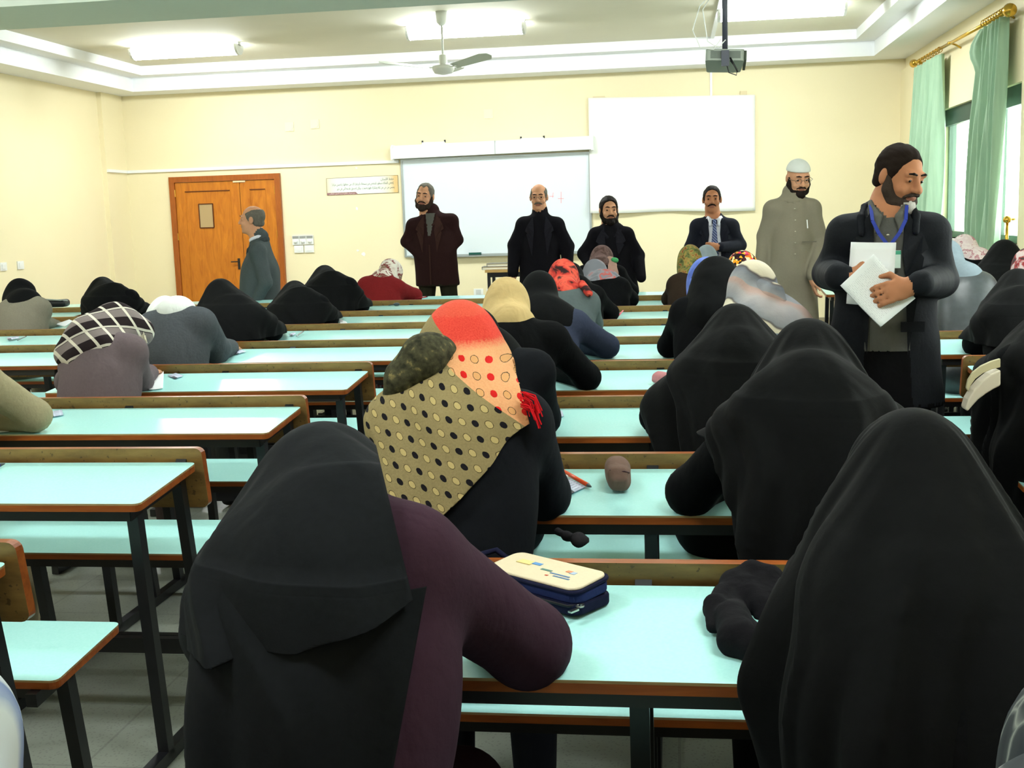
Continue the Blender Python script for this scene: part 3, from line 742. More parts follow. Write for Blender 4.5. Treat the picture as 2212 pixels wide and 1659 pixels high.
def beard(c, R, k, mat, parent, org, style='full', mat2=None):
    s = SDF(); L = lambda x, y, z: np.asarray(c)+R@(np.array([x, y, z])*k)
    e = lambda p, r, kk=.01, op='+', mt=0: s.ell(L(*p), np.array(r)*k, -1 if op == '-' else mt, R, kk*k, op)
    if style != 'moustache':
        e((0, .028, -.078), (.061, .067, .056)); e((0, .078, -.1), (.038, .034, .036), mt=1 if mat2 else 0)
        for t in (-1, 1): s.chain([L(.068*t, .012, .005), L(.066*t, .02, -.04), L(.048*t, .045, -.085)], np.array([.011, .019, .026])*k, 0, .02)
        e((0, .094, -.004), (.058, .06, .048), .010, '-'); e((0, .12, -.058), (.021, .04, .0075), .005, '-'); s.cap(L(0, -.02, -.07), L(0, -.05, -.2), .05*k, None, -1, .02, '-')
    s.chain([L(-.036, .08, -.055), L(-.02, .098, -.044), L(0, .103, -.041), L(.02, .098, -.044), L(.036, .08, -.055)], np.array([.005, .0065, .006, .0065, .005])*k, 0, .004)
    return to_obj('moustache' if style == 'moustache' else 'beard', s.mesh(.0045*k), [mat]+([mat2] if mat2 else []), parent, org, amp=.002, seed=5, fr=170, ax=(1, 1, 1))
def glasses(c, R, k, parent, org):
    m = MB(); L = lambda x, y, z: np.asarray(c)+R@(np.array([x, y, z])*k)-np.asarray(org)
    for t in (-1, 1):
        m.tube([L(.033*t+.023*math.cos(a*.4189), .108, .006+.016*math.sin(a*.4189)) for a in range(15)], .0017*k, 5, close=True)
        m.tube([L(.056*t, .108, .01), L(.083*t, .07, .01), L(.084*t, 0, .008)], .0017*k, 5)
    m.tube([L(-.01, .108, .01), L(.01, .108, .01)], .0017*k, 5)
    return m.obj('spectacles', plain('thin_metal_frames', (120, 108, 92), .3, .5, .6), parent)

# --- cloak draped by gravity over a figure's distance field
def drape(s, hd, cen, z1, hem, mat, parent, org, name, folds=.012, nf=11, seed=1, gap=.018, nth=128, nz=64, keep=.99, face=None, uv=None, sharp=1.0, top=16, taut=.8, zh=None):
    """rays leave the head centre above it and a vertical axis below it; the cloth never falls back under itself.
    hem(theta) -> z of the edge; theta 0 = +x, 90 deg = forward"""
    th = np.linspace(0, 2*math.pi, nth, endpoint=False); step = .0125; rs = np.arange(0, .8, step); r0 = np.random.RandomState(seed); ph = r0.rand(8)*6.3
    cs, sn = np.cos(th), np.sin(th); rows = []
    for i in range(top): rows.append((np.array(hd), math.radians(82-78*i/(top-1))))
    for z in hd[2]+.004-(hd[2]-z1)*(np.arange(1, nz+1)/nz)**1.1: c = cen(z); rows.append((np.array([c[0], c[1], z]), 0.0))
    n = len(rows); Rh = np.zeros((n, nth)); Z = np.zeros((n, nth)); C = np.zeros((n, 2))
    ker = np.exp(-(np.arange(-8, 9)/3.0)**2); ker /= ker.sum()
    sm = lambda a: sum(ker[j+8]*np.roll(a, j) for j in range(-8, 9))
    for i, (o, el) in enumerate(rows):
        ce, se = math.cos(el), math.sin(el)
        P = np.stack([o[0]+rs[None, :]*(cs*ce)[:, None], o[1]+rs[None, :]*(sn*ce)[:, None], o[2]+rs[None, :]*se+0*th[:, None]], -1).reshape(-1, 3)
        d = s.at(P).reshape(nth, len(rs)); ins = d < gap; j = np.where(ins.any(1), len(rs)-1-ins[:, ::-1].argmax(1), 0); j2 = np.minimum(j+1, len(rs)-1); a = np.arange(nth)
        fr = np.clip((gap-d[a, j])/np.maximum(d[a, j2]-d[a, j], 1e-4), 0, 1); r = np.where(ins.any(1), rs[j]+fr*step, 0)
        r = sm(r); Rh[i] = r*ce; Z[i] = o[2]+r*se; C[i] = o[:2]
    out = Rh.copy()
    for i in range(1, n):
        sh = C[i]-C[i-1]; prev = out[i-1]*keep-(sh[0]*cs+sh[1]*sn)
        out[i] = np.maximum(Rh[i], np.maximum(prev, .003)); out[i] = .4*out[i]+.6*sm(out[i])
    zh = z1 if zh is None else zh; m_ = int((Z.mean(1) > zh).sum())
    for q in range(nth):
        dr = C[:m_, 0]*cs[q]+C[:m_, 1]*sn[q]; X = np.maximum.accumulate(-Z[:m_, q]+np.arange(m_)*1e-6); Y = out[:m_, q]+dr; hull = []
        for i in range(m_):
            while len(hull) > 1 and (Y[hull[-1]]-Y[hull[-2]])*(X[i]-X[hull[-2]]) <= (Y[i]-Y[hull[-2]])*(X[hull[-1]]-X[hull[-2]]): hull.pop()
            hull.append(i)
        out[:m_, q] += taut*np.maximum(np.interp(X, X[hull], Y[hull])-Y, 0)
    out = .5*out+.5*np.stack([sm(a) for a in out])
    for _ in range(2): out[1:-1] = .25*out[:-2]+.5*out[1:-1]+.25*out[2:]
    hz = np.array([hem(t) for t in th]); zt = hd[2]+.12
    g = np.clip((zt-Z)/.45, 0, 1)**.9; T = th[None, :]+.35*np.sin(Z*5+ph[6])
    w1 = np.sin(nf*T+ph[0]+1.5*g); w2 = np.sin((nf*.55+1)*T+ph[1]-2*g); w3 = np.sin(nf*1.8*T+ph[2]+3*g)
    cr = lambda w_: 1-2*np.abs(np.sin((np.arcsin(np.clip(w_, -1, 1))-math.pi/2)/2))**sharp
    out = out+folds*g*(cr(w1)+.8*cr(w2)+.45*w3)+folds*.9*g
    v = np.zeros((n, nth, 3))
    for k in range(nth):
        zz = Z[:, k]; lowq = zz < hz[k]; rr = out[:, k].copy(); cx = C[:, 0].copy(); cy = C[:, 1].copy(); zc = np.maximum(zz, hz[k])
        if lowq.any() and not lowq.all():
            i = max(int(lowq.argmax()), 1); t = (zz[i-1]-hz[k])/max(zz[i-1]-zz[i], 1e-6)
            for arr in (rr, cx, cy): arr[i:] = arr[i-1]+(arr[i]-arr[i-1])*t
        v[:, k] = np.stack([cx+np.maximum(rr, .003)*cs[k], cy+np.maximum(rr, .003)*sn[k], zc], 1)
    v = v.reshape(-1, 3); fl = []
    for i in range(n-1):
        a = i*nth+np.arange(nth); b = i*nth+(np.arange(nth)+1) % nth; fl.append(np.stack([a, a+nth, b+nth, b], 1))
    f = np.concatenate(fl); c_ = v[f].mean(1); e1 = np.linalg.norm(v[f[:, 0]]-v[f[:, 1]], axis=1); e2 = np.linalg.norm(v[f[:, 3]]-v[f[:, 2]], axis=1)
    kp = (e1 > 1e-5) | (e2 > 1e-5)
    if face is not None: kp &= ~face(c_)
    f = f[kp]; v = v+normals(v, f)*(.3*folds*wrinkle(v, seed+9, 20, (1, 1, .6))*np.clip((zt-v[:, 2])/.15, 0, 1))[:, None]
    v2 = np.vstack([v, v[:nth].mean(0)[None]+np.array([[0, 0, .002]])]); k0 = len(v); a = np.arange(nth)
    capf = np.stack([a, (a+1) % nth, np.full(nth, k0), np.full(nth, k0)], 1)[:, [0, 1, 2, 2]]
    # crown closed by thin quads (each a sliver of two neighbours)
    q = np.stack([a[::2], (a[::2]+1) % nth, (a[::2]+2) % nth, np.full(nth//2, k0)], 1)
    f = np.vstack([f, q])
    o = to_obj(name, (v2, f, np.zeros(len(f), int)), [mat], parent, org, uv=uv)
    o.modifiers.new('s', 'SOLIDIFY').thickness = .004
    return o

def clean_cut(o, planes, pred):
    """cloth edge cut along world planes (co, no); faces whose centre answers pred are removed"""
    import bmesh
    bm = bmesh.new(); bm.from_mesh(o.data); w_ = Vector(o.parent.location)
    for co, no in planes: bmesh.ops.bisect_plane(bm, geom=bm.verts[:]+bm.edges[:]+bm.faces[:], dist=1e-5, plane_co=Vector(co)-w_, plane_no=Vector(no))
    c = np.array([tuple(f.calc_center_median()+w_) for f in bm.faces]); k = pred(c)
    bmesh.ops.delete(bm, geom=[f for f, q in zip(bm.faces[:], k) if q], context='FACES')
    bm.to_mesh(o.data); bm.free(); o.data.update()
def line_plane(a, b, D):
    A, B = at(a[0], a[1], D), at(b[0], b[1], D); no = np.cross(B-A, A-CAM); no /= np.linalg.norm(no); no *= np.sign(no[0])
    return A, no

# ------------------------------------------------------------------ people
def unit(v): return v/(np.linalg.norm(v)+1e-9)
def P3(q, D):
    """(px,py) at depth D, (px,py,D2) at its own depth, or a world point given as an array"""
    if isinstance(q, np.ndarray): return q
    return at(q[0], q[1], q[2] if len(q) > 2 else D)
def paint(data, rules):
    v, f, m = data; c = v[f].mean(1); m = m.copy(); nn = np.cross(v[f[:, 2]]-v[f[:, 0]], v[f[:, 3]]-v[f[:, 1]]); nn /= np.linalg.norm(nn, axis=1)[:, None]+1e-9
    for fn, k in rules: m[fn(c, nn, m)] = k
    return v, f, m
def scarf_sdf(c, R, nb, k=1.0, th=.016, cape=(.15, .12, .09), tail=True, hole=True):
    s = SDF(); L = lambda x, y, z: np.asarray(c)+R@(np.array([x, y, z])*k)
    e = lambda p, r, kk=.02, op='+': s.ell(L(*p), np.array(r)*k, -1 if op == '-' else 0, R, kk*k, op)
    e((0, -.014, .035), (.074+th, .095+th, .088+th)); e((0, .02, -.035), (.062+th, .07+th*.6, .085+th)); e((0, .03, -.09), (.058+th, .055+th, .05+th), .03)
    s.cap(L(0, -.02, -.04), nb, .088*k, .105*k, 0, .05)
    if cape: s.ell(nb+np.array([0, -.01, -.05]), cape, 0, None, .06)
    if hole: e((0, .135, -.025), (.056, .07, .078), .008, '-')
    return s
def seated(label, N_, head, sh, Dsh, el, ha=None, yaw=0, pitch=.6, roll=0, coat=None, skirt=None, scarf=None, skin=SKIN, v=.013, seed=1, k=.95, cape=(.15, .12, .09), hipdx=0, cloak=None, scarf_fold=.004, uv=None, th=.016, arm=1.0, wr=.005, fine=None, skx=None, name='person', hands_fine=False, coatfr=13, cut=None):
    hd = P3(head, N_+.08); sL = P3(sh[0], Dsh); sR = P3(sh[1], Dsh); mid = (sL+sR)/2
    R = rotm(yaw, pitch, roll)
    nb = mid+np.array([0, .02, .045]); hip = np.array([mid[0]+hipdx, N_-.31, .575])
    up = unit(nb-hip); rt = unit(sR-sL); fwd = unit(np.cross(up, rt)); rt = np.cross(fwd, up); T = np.stack([rt, fwd, up], 1)
    W = np.linalg.norm(sR-sL)/2
    e = empty(name, (hip[0], hip[1], 0), label, 'person', 'seated students in dark and patterned headscarves')
    org = (hip[0], hip[1], 0)
    s = SDF()
    s.ell(hip, (.185, .15, .115), 2, T, .05); s.ell(hip+(nb-hip)*.38, (max(.155, W*.86), .115, .2), 1, T, .08); s.ell(hip+(nb-hip)*.70, (max(.165, W*.98), .125, .2), 1, T, .08)
    s.cap(sL, sR, .062, None, 1, .05); s.cap(nb-up*.06, nb+up*.02, .085, .06, 1, .05)
    for q in (-1, 1):
        h = hip+np.array([.09*q, .02, -.02]); kn = np.array([hip[0]+.10*q, N_+.10, .515]); an = np.array([hip[0]+.10*q, N_+.12, .09])
        s.cap(h, kn, .095, .07, 2, .05); s.cap(kn, an, .068, .05, 2, .04); s.cap(an+np.array([0, -.03, -.045]), an+np.array([0, .13, -.055]), .038, .032, 3, .02)
    elbs = []
    for i, (sp, q) in enumerate(((sL, -1), (sR, 1))):
        E = P3(el[i], N_+.03) if el and el[i] is not None else np.array([sp[0]+.10*q, N_+.02, .815])
        E = E.copy(); E[2] = max(E[2], .80)
        H = P3(ha[i], N_+.2) if ha and ha[i] is not None else np.array([mid[0]+.09*q, min(N_+.27, E[1]+.24), .80])
        s.cap(sp, E, .062*arm, .052*arm, 1, .035); s.cap(E, H, .05*arm, .038*arm, 1, .03); elbs.append(E)
        hand_prims(s, H, unit(H-E)+np.array([0, .15, -.05]), np.array([0, 0, 1.]), 0, -q, .45, .95)
    head_prims(s, hd, R, k, 0, 4, True); s.cap(hd+R@np.array([0, -.03, -.08]), nb, .052, .06, 0, .03)
    fl = [] if fine is None else [(hd, np.array([.12, .13, .14]), fine)]
    data = s.mesh(v, fl)
    to_obj('body', data, [skin, coat, skirt or coat, M_shoe, LIP], e, org, amp=wr, seed=seed, fr=coatfr, only=[1, 2])
    if scarf is not None:
        s2 = scarf_sdf(hd, R, nb, k, th, cape)
        if cut: cut(s2, hd, R, nb)
        d2 = s2.mesh(min(v, .011))
        to_obj('headscarf', d2, [scarf], e, org, amp=scarf_fold, seed=seed+3, fr=26, ax=(1, 1, 1), uv=uv(hd, R, nb) if uv else None)
    if cloak: cloak(s, e, org, hd, R, nb, hip, elbs)
    return dict(e=e, s=s, org=org, hd=hd, R=R, nb=nb, hip=hip, T=T, el=elbs, sL=sL, sR=sR)
M_shoe = plain('black_shoe', (20, 19, 20), .4, .4)
BLK = cloth('black_wool', (11, 12, 14), .3, 70, .92, .2)
n = N('black_crepe', .85, .07); c = lin((12, 13, 14)); f = n.noise(90, 4); n.b.inputs['Sheen Weight'].default_value = .015
g = n.noise(5, 2, n.mapping(n.coord(), (1, 1, .35)), .45, .6)
n.bump(n.math('ADD', g, n.math('MULTIPLY', f, .03)), .5, .03); BLK2 = n.col(n.mix(f, dim(c, .75), dim(c, 1.3)))
NAVYB = cloth('blue_black_cotton', (22,24,29), .3, 60, .9, .15)
PURP = cloth('plum_wool_coat', (58, 38, 50), .2, 80, .92, .2)
TAUPE = cloth('taupe_wool', (104, 92, 96), .2, 90, .95, .2)
GREYW = cloth('charcoal_grey_wool', (72, 76, 80), .3, 110, .95, .25)
TAN = cloth('khaki_tweed', (158, 148, 118), .2, 120, .9, .2)
GREYS = cloth('warm_grey_tweed', (122, 118, 104), .2, 120, .9, .2)
DENIM = cloth('dark_denim', (52, 58, 76), .25, 90, .85, .15)
GREYG = cloth('grey_green_cotton', (78, 88, 88), .15, 60, .85, .15)
BROWN = cloth('dark_brown_wool', (48, 38, 30), .25, 90, .95, .2)
MAROON = cloth('maroon_boucle', (118, 32, 34), .25, 120, .95, .3)
LEATH = plain('grey_leather', (58, 64, 66), .38, .4, 0, .3, 40)
BLUEG = cloth('blue_grey_cotton', (120, 134, 142), .15, 60, .85, .15)
def pat(name, cols, scale, kind='noise', rough=.85):
    """blotchy printed scarf cloth: list of (threshold, rgb)"""
    if name in _mc: return _mc[name]
    n = N(name, rough, .12)
    if kind == 'noise': f = n.noise(scale, 2, None, .55, .8)
    elif kind == 'vor': v_ = n.n('ShaderNodeTexVoronoi'); v_.inputs['Scale'].default_value = scale; n.l(n.coord(), v_.inputs[0]); f = n.sep(v_.outputs['Color'])[0]
    n.col(n.ramp(f, [(p, lin(c)) for p, c in cols], 'CONSTANT' if kind == 'vor' else 'EASE')); n.bump(n.noise(90, 2), .15, .003)
    _mc[name] = n.m; return n.m
BEIGE = cloth('sand_crinkle_cotton', (200, 174, 122), .2, 26, .85, .5)
WHITES = cloth('white_cotton', (214, 218, 214), .08, 40, .8, .2)
REDBLK = pat('red_black_print', [(.35, (46, 30, 30)), (.45, (170, 52, 44)), (.6, (204, 84, 66)), (.72, (60, 40, 40))], 14)
GREYRED = pat('grey_red_print', [(.4, (118, 120, 128)), (.52, (140, 140, 148)), (.62, (190, 92, 84)), (.68, (130, 128, 136))], 9)
BRNKNIT = pat('mauve_brown_knit', [(.35, (82, 62, 58)), (.6, (112, 88, 86)), (.75, (70, 52, 48))], 22)
OLIVE = pat('olive_floral', [(.35, (66, 76, 44)), (.48, (104, 108, 62)), (.58, (150, 130, 70)), (.66, (130, 62, 40)), (.72, (88, 92, 52))], 24)
PALEB = cloth('pale_blue_grey_cotton', (142, 154, 160), .1, 60, .85, .15)
ETHNIC = pat('multicolour_print', [(0, (30, 22, 24)), (.28, (232, 206, 140)), (.42, (204, 44, 84)), (.55, (226, 146, 34)), (.68, (240, 224, 180)), (.8, (60, 26, 30)), (.92, (214, 90, 30))], 62, 'vor')
WHTRED = pat('white_maroon_print', [(.36, (226, 222, 212)), (.5, (212, 200, 190)), (.56, (120, 34, 44)), (.68, (150, 140, 120))], 16)
PINKW = pat('pink_white_print', [(.4, (216, 198, 200)), (.55, (226, 214, 212)), (.62, (178, 120, 130)), (.7, (214, 200, 200))], 22)
REDW = pat('red_white_print', [(.4, (196, 180, 176)), (.5, (150, 60, 60)), (.6, (70, 60, 60))], 16)
n = N('blue_scarf', .8, .15); z_ = n.noise(12, 2); n.col(n.ramp(z_, [(.3, lin((70, 92, 168))), (.55, lin((96, 118, 192))), (.8, lin((150, 168, 214)))])); BLUES = n.m
n = N('cream_grey_scarf', .85, .15)
o_ = n.sep(n.coord()); f = n.math('FRACT', n.math('ADD', n.math('ADD', n.math('MULTIPLY', o_[0], 2.2), n.math('MULTIPLY', o_[2], 4.2)), n.math('MULTIPLY', n.noise(6, 2), .45)))
n.col(n.ramp(f, [(.0, lin((160, 162, 168))), (.16, lin((118, 122, 130))), (.2, lin((88, 80, 80))), (.23, lin((214, 204, 180))), (.55, lin((222, 214, 192))), (.58, lin((96, 88, 86))), (.62, lin((140, 144, 150))), (.85, lin((176, 170, 172))), (.93, lin((186, 160, 152)))])); n.bump(n.noise(24, 3), .4, .01); CREAMG = n.m

def hood(hem_off, mat=BLK2, folds=.012, nf=11, seed=1, name='headscarf_cape', gap=.016, keep=.99, hemf=None, fopen=True, nz=64, uv=None, sharp=.8, tent=(), nape=.09, taut=.8, zh=None, cut=None, nth=128):
    """cape draped from the crown of the head over shoulders and arms"""
    def fn(s, e, org, hd, R, nb, hip, elbs):
        s_ = s; s = SDF(); s.p = list(s_.p)
        s.cap(hd+R@np.array([0, -.03, -.02]), nb+np.array([0, -.05, -.07]), .07, nape, 0, .05)
        for i, a, b in tent: s.cap(hd+R@np.array([0, -.04, -.07]), elbs[i], a, b, 0, .06)
        tx, ty = hip[0]*.4+nb[0]*.6, hip[1]*.5+nb[1]*.5
        def cen(z):
            t = np.clip((z-(hd[2]-.16))/.16, 0, 1); u = np.clip((nb[2]-.02-z)/.35, 0, 1); t = t*t*(3-2*t)
            return (np.array(hd[:2])*t+np.array(nb[:2])*(1-t))*(1-u)+np.array([tx, ty])*u
        hem = (lambda t: hemf(t, hem_off)) if hemf else (lambda t: hem_off)
        fd = hd+R@np.array([0, .10, -.03])
        face = (lambda c: (np.linalg.norm((c-fd)/np.array([.085, .12, .10]), axis=1) < 1)) if fopen else None
        if cut:
            f0 = face; face = lambda c: (f0(c) if f0 else False) | cut(c)
        return drape(s, hd, cen, min(hem(t) for t in np.linspace(0, 6.28, 60))-.001, hem, mat, e, org, name, folds, nf, seed, gap, keep=keep, face=face, nz=nz, uv=uv, sharp=sharp, taut=taut, zh=nb[2]-.12 if zh is None else zh, nth=nth)
    return fn
mid = lambda i: MID0+PIT_*i
lef = lambda i: LEF0+.945*i

# middle block, front to back, left-hand sitters
def hem_tab(pts):
    a = [q[0] for q in pts]; z = [q[1] for q in pts]
    return lambda t, _z: float(np.interp(math.degrees(t) % 360, a, z))
W6 = seated('seated woman in a sand-coloured crinkled headscarf and black coat', mid(3), (1095, 672, 4.52), ((1018, 735), (1190, 735)), 4.38, (None, (1268, 815)), coat=BLK, scarf=BEIGE, seed=6, pitch=.7, cape=(.10, .09, .05))
W7 = seated('seated woman in a black hood with dark denim shirt sleeve and bent right elbow', mid(4), (1165, 645, 5.47), ((1105, 706), (1240, 700)), 5.33, (None, (1312, 748)), coat=DENIM, scarf=BLK2, seed=7, pitch=.75, cape=(.19, .14, .13))
W8 = seated('seated woman in a grey jacket with a red and black headscarf', mid(5), (1217, 612, 6.42), ((1170, 655), (1268, 655)), 6.28, (None, (1278, 700)), coat=GREYG, scarf=REDBLK, seed=8, pitch=.8, cape=(.1, .09, .05), arm=1.1)
W9b = seated('seated woman in black mostly hidden behind the grey jacket, only her sleeve showing', mid(6), (1232, 612, 7.4), ((1205, 645), (1285, 640)), 7.22, (None, (1318, 675)), coat=BLK, scarf=BLK2, seed=9, pitch=.8)
W9 = seated('seated woman in a black coat with a grey and red patterned headscarf', mid(7), (1285, 600, 8.32), ((1275, 630), (1340, 622)), 8.18, (None, (1362, 646)), coat=BLK, scarf=GREYRED, seed=10, pitch=.7, yaw=-.3, cape=(.15, .11, .10))
W10 = seated('seated woman in a mauve-brown knitted headscarf in front of the black-bearded man', mid(8), (1300, 566, 9.25), ((1262, 592), (1335, 592)), 9.12, (None, None), coat=BLK, scarf=BRNKNIT, seed=11, pitch=.6, yaw=-.3, cape=(.13, .1, .08))
W5 = seated('seated woman in a dark grey jacket, her head hidden behind the dotted headscarf', mid(2), (1022, 752, 3.62), ((945, 808), (1150, 804)), 3.45, (None, (1172, 902)), coat=NAVYB, scarf=BLK2, seed=12, pitch=.8)
# middle block, right-hand sitters
W12 = seated('seated woman in a cream and grey shawl wrapped over a blue-grey coat', mid(3), (1625, 645, 4.52), ((1585, 712), (1715, 712)), 4.4, ((1560, 800), (1770, 790)), coat=BLUEG, scarf=CREAMG, seed=13, pitch=.55, th=.026, cape=(.19, .15, .13))
W13 = seated('seated woman in a blue headscarf under a black cape', mid(4), (1526, 618, 5.47), ((1478, 676), (1590, 676)), 5.33, ((1446, 748), None), coat=BLK, scarf=BLUES, seed=14, pitch=.75, cape=(.1, .09, .06))
W14 = seated('seated woman in a multicoloured patterned headscarf', mid(5), (1604, 596, 6.42), ((1550, 650), (1645, 650)), 6.28, (None, None), coat=BLK, scarf=ETHNIC, seed=15, pitch=.55)
W15 = seated('seated woman in an olive floral headscarf and dark brown coat', mid(7), (1490, 570, 8.3), ((1462, 616), (1530, 616)), 8.18, ((1446, 646), None), coat=BROWN, scarf=OLIVE, seed=16, pitch=.4, cape=(.12, .1, .07))
W16 = seated('seated woman in a pale blue-grey headscarf below the suited man', mid(8), (1527, 566, 9.25), ((1495, 600), (1560, 600)), 9.12, (None, None), coat=BLUEG, scarf=PALEB, seed=17, pitch=.4)
# left block
W17 = seated('woman in a khaki tweed sleeve leaning in from the left edge of the photo', lef(2), (-185, 735, 3.7), ((-250, 815), (-55, 812)), 3.5, (None, (76, 897, 3.66)), (None, (-70, 925, 3.75)), coat=TAN, scarf=BLK2, seed=18, pitch=.6)
W19 = seated('seated woman in a charcoal wool coat with a white headscarf', lef(4), (357, 693, 5.70), ((330, 708), (432, 700)), 5.36, ((315, 765), (468, 755)), coat=GREYW, scarf=WHITES, seed=20, pitch=.9, cape=None, arm=1.25, th=.010)
W20 = seated('seated woman in a long black hood in front of the wooden door', lef(5), (478, 652, 6.5), ((462, 694), (556, 688)), 6.32, (None, (590, 716)), coat=BLK, seed=21, pitch=.6, cloak=hood(.80, BLK2, .010, 9, 21))
W21 = seated('seated woman in black hunched broadly over her desk below the switch panel', lef(6), (637, 650, 7.45), ((606, 678), (690, 660)), 7.26, (None, (712, 690)), coat=BLK, seed=22, pitch=.8, cloak=hood(.80, BLK2, .010, 9, 22))
W22 = seated('seated woman in black right of the switch panel with a pointed scarf corner', lef(7), (702, 612, 8.39), ((676, 634), (752, 620)), 8.2, (None, (782, 660)), coat=BLK, seed=23, pitch=.7, cloak=hood(.80, BLK2, .012, 7, 23))
W23 = seated('seated woman in a maroon coat with a white and red headscarf', lef(8), (845, 594, 9.36), ((792, 618), (858, 624)), 9.15, (None, None), coat=MAROON, scarf=WHTRED, seed=24, pitch=.5, yaw=-.5, cape=(.09, .08, .04), arm=1.15)
W24 = seated('seated woman at the left edge in a black hood with warm grey tweed sleeve', lef(6), (45, 645, 7.4), ((20, 672), (88, 668)), 7.25, (None, (90, 694)), (None, (122, 702, 7.65)), coat=GREYS, scarf=BLK2, seed=25, pitch=.6, yaw=-.5, cape=(.14, .11, .1))
W25 = seated('seated woman in a black cape left of the wooden door', lef(7), (222, 636, 8.39), ((200, 660), (280, 645)), 8.2, (None, (298, 668)), coat=BLK, seed=26, pitch=.7, cloak=hood(.80, BLK2, .012, 8, 26))
# right block
W26 = seated('seated woman in a grey leather jacket beside the man with papers', mid(5), (2044, 572, 6.5), ((2050, 630), (2118, 620)), 6.3, (None, None), coat=LEATH, scarf=BLUEG, seed=27, pitch=.5, cape=(.1, .09, .05), arm=1.1)
W27 = seated('seated woman in black with a pink and white headscarf under the curtain', mid(7), (2083, 548, 8.3), ((2075, 585), (2150, 575)), 8.15, (None, None), coat=BLK, scarf=PINKW, seed=28, pitch=.6, cape=(.1, .09, .05), arm=1.15)
W28 = seated('seated woman in a black hood below the near curtain', mid(6), (2168, 566, 7.4), ((2130, 620), (2212, 620)), 7.2, (None, None), coat=BLK, seed=29, pitch=.5, cloak=hood(.80, BLK2, .01, 8, 29))
W29 = seated('woman in a red and white headscarf cut off by the right edge of the photo', mid(5), (2222, 590, 6.4), ((2190, 650), (2290, 650)), 6.25, (None, None), coat=GREYW, scarf=REDW, seed=30, pitch=.4)
W30 = seated('seated woman in black with her elbow on the desk behind the man with papers', mid(4), (2198, 645, 5.5), ((2150, 690), (2270, 690)), 5.3, ((2108, 752), None), coat=BLK, seed=31, pitch=.7, cloak=hood(.82, BLK2, .012, 8, 31))
W31 = seated('woman in a black cloak beside the cream handbag at the right edge', mid(3), (2290, 720, 4.5), ((2190, 790), (2370, 790)), 4.3, ((2150, 860), None), coat=BLK, seed=32, pitch=.6, hipdx=-.02, cloak=hood(.30, BLK2, .018, 9, 32))
W4 = seated('seated woman in a flowing black cloak with her left elbow on the second desk', mid(1), (1746, 820, 2.62), ((1650, 905), (1850, 905)), 2.45, ((1492, 1062), (1930, 1000)), coat=BLK, seed=33, pitch=.65, v=.012, cloak=hood(.7, BLK2, .022, 8, 33, nz=90, nth=160, taut=.35, hemf=hem_tab([(0, .93), (90, .95), (180, .95), (205, .86), (235, .74), (320, .74), (345, .9), (360, .93)])))
W11 = seated('seated woman in a black cloak at the third desk, left elbow spread wide', mid(2), (1588, 752, 3.58), ((1520, 815), (1672, 815)), 3.43, ((1418, 900), None), coat=BLK, seed=34, pitch=.65, cloak=hood(.66, BLK2, .020, 8, 34))
W2 = seated('nearest woman on the right in a voluminous black cloak', mid(0), (1972, 1088, 1.62), ((1908, 1310), (2095, 1300)), 1.50, ((1752, 1500, 1.52), (2240, 1480)), coat=BLK, seed=35, pitch=.6, v=.01, cloak=hood(.34, BLK2, .022, 9, 35, nz=100, nth=192, taut=.9, zh=.80, gap=.012))
# nearest row: black two-tier hood over a plum coat
W1 = seated('nearest woman in a black two-tier hood over a plum wool coat', mid(0), (702, 1128, 1.63), ((590, 1275), (880, 1215)), 1.48, ((490, 1420), (1140, 1400)), (None, (1010, 1345, 1.86)), coat=PURP, skirt=PURP, seed=36, pitch=.6, v=.009, wr=.004, arm=1.15)
W3 = seated('woman in a dotted olive and peach headscarf and dark jacket', mid(1), (996, 774, 2.64), ((880, 915), (1125, 915)), 2.47, ((850, 1070), (1175, 1085)), coat=NAVYB, seed=37, pitch=.55, v=.009, arm=1.1)
W18 = seated('seated woman in a taupe jacket with a black and white plaid shawl', lef(3), (232, 735, 4.75), ((165, 790), (282, 760)), 4.42, ((150, 845), (305, 835, 4.62)), (None, (322, 806, 4.82)), coat=TAUPE, seed=19, pitch=.9, v=.009)
W32 = seated('woman in a grey crackle-print headscarf at the lower right corner', MID0-.95, (2390, 1740, 1.02), ((2260, 2120), (2620, 2120)), .72, (None, None), coat=BLK, scarf=BLK2, seed=38, pitch=.45, v=.012)
W33 = seated('person in a white and blue striped headscarf at the lower left corner', LEF0-.945, (-140, 1680, 1.1), ((-420, 2040), (0, 2040)), .8, (None, None), coat=BLK, scarf=WHITES, seed=39, pitch=.4, v=.012)

# ---- nearest woman: two tiers of black cloth, open over the right shoulder
def sstep(x, a, b): t = min(1, max(0, (x-a)/(b-a))); return t*t*(3-2*t)
w1 = lambda f: f(W1['s'], W1['e'], W1['org'], W1['hd'], W1['R'], W1['nb'], W1['hip'], W1['el'])
n = N('slate_black_crepe', .85, .08); c = lin((21, 23, 26)); f = n.noise(90, 4); g = n.noise(5, 2, n.mapping(n.coord(), (1, 1, .35)), .45, .6)
n.bump(n.math('ADD', g, n.math('MULTIPLY', f, .03)), .5, .03); SLATE = n.col(n.mix(f, dim(c, .75), dim(c, 1.3)))
o = w1(hood(.7, SLATE, .010, 7, 41, 'under_cape', .020, .97, hem_tab([(0, 1.0), (80, 1.0), (130, .74), (240, .66), (360, .66)]), nz=80, nth=160, taut=.6))
A, no = line_plane((925, 1250), (850, 1659), 1.36)
clean_cut(o, [(A, no), ((0, 0, .985), (0, 0, 1))], lambda c: ((c-A)@no > 0) | (c[:, 2] > .985))
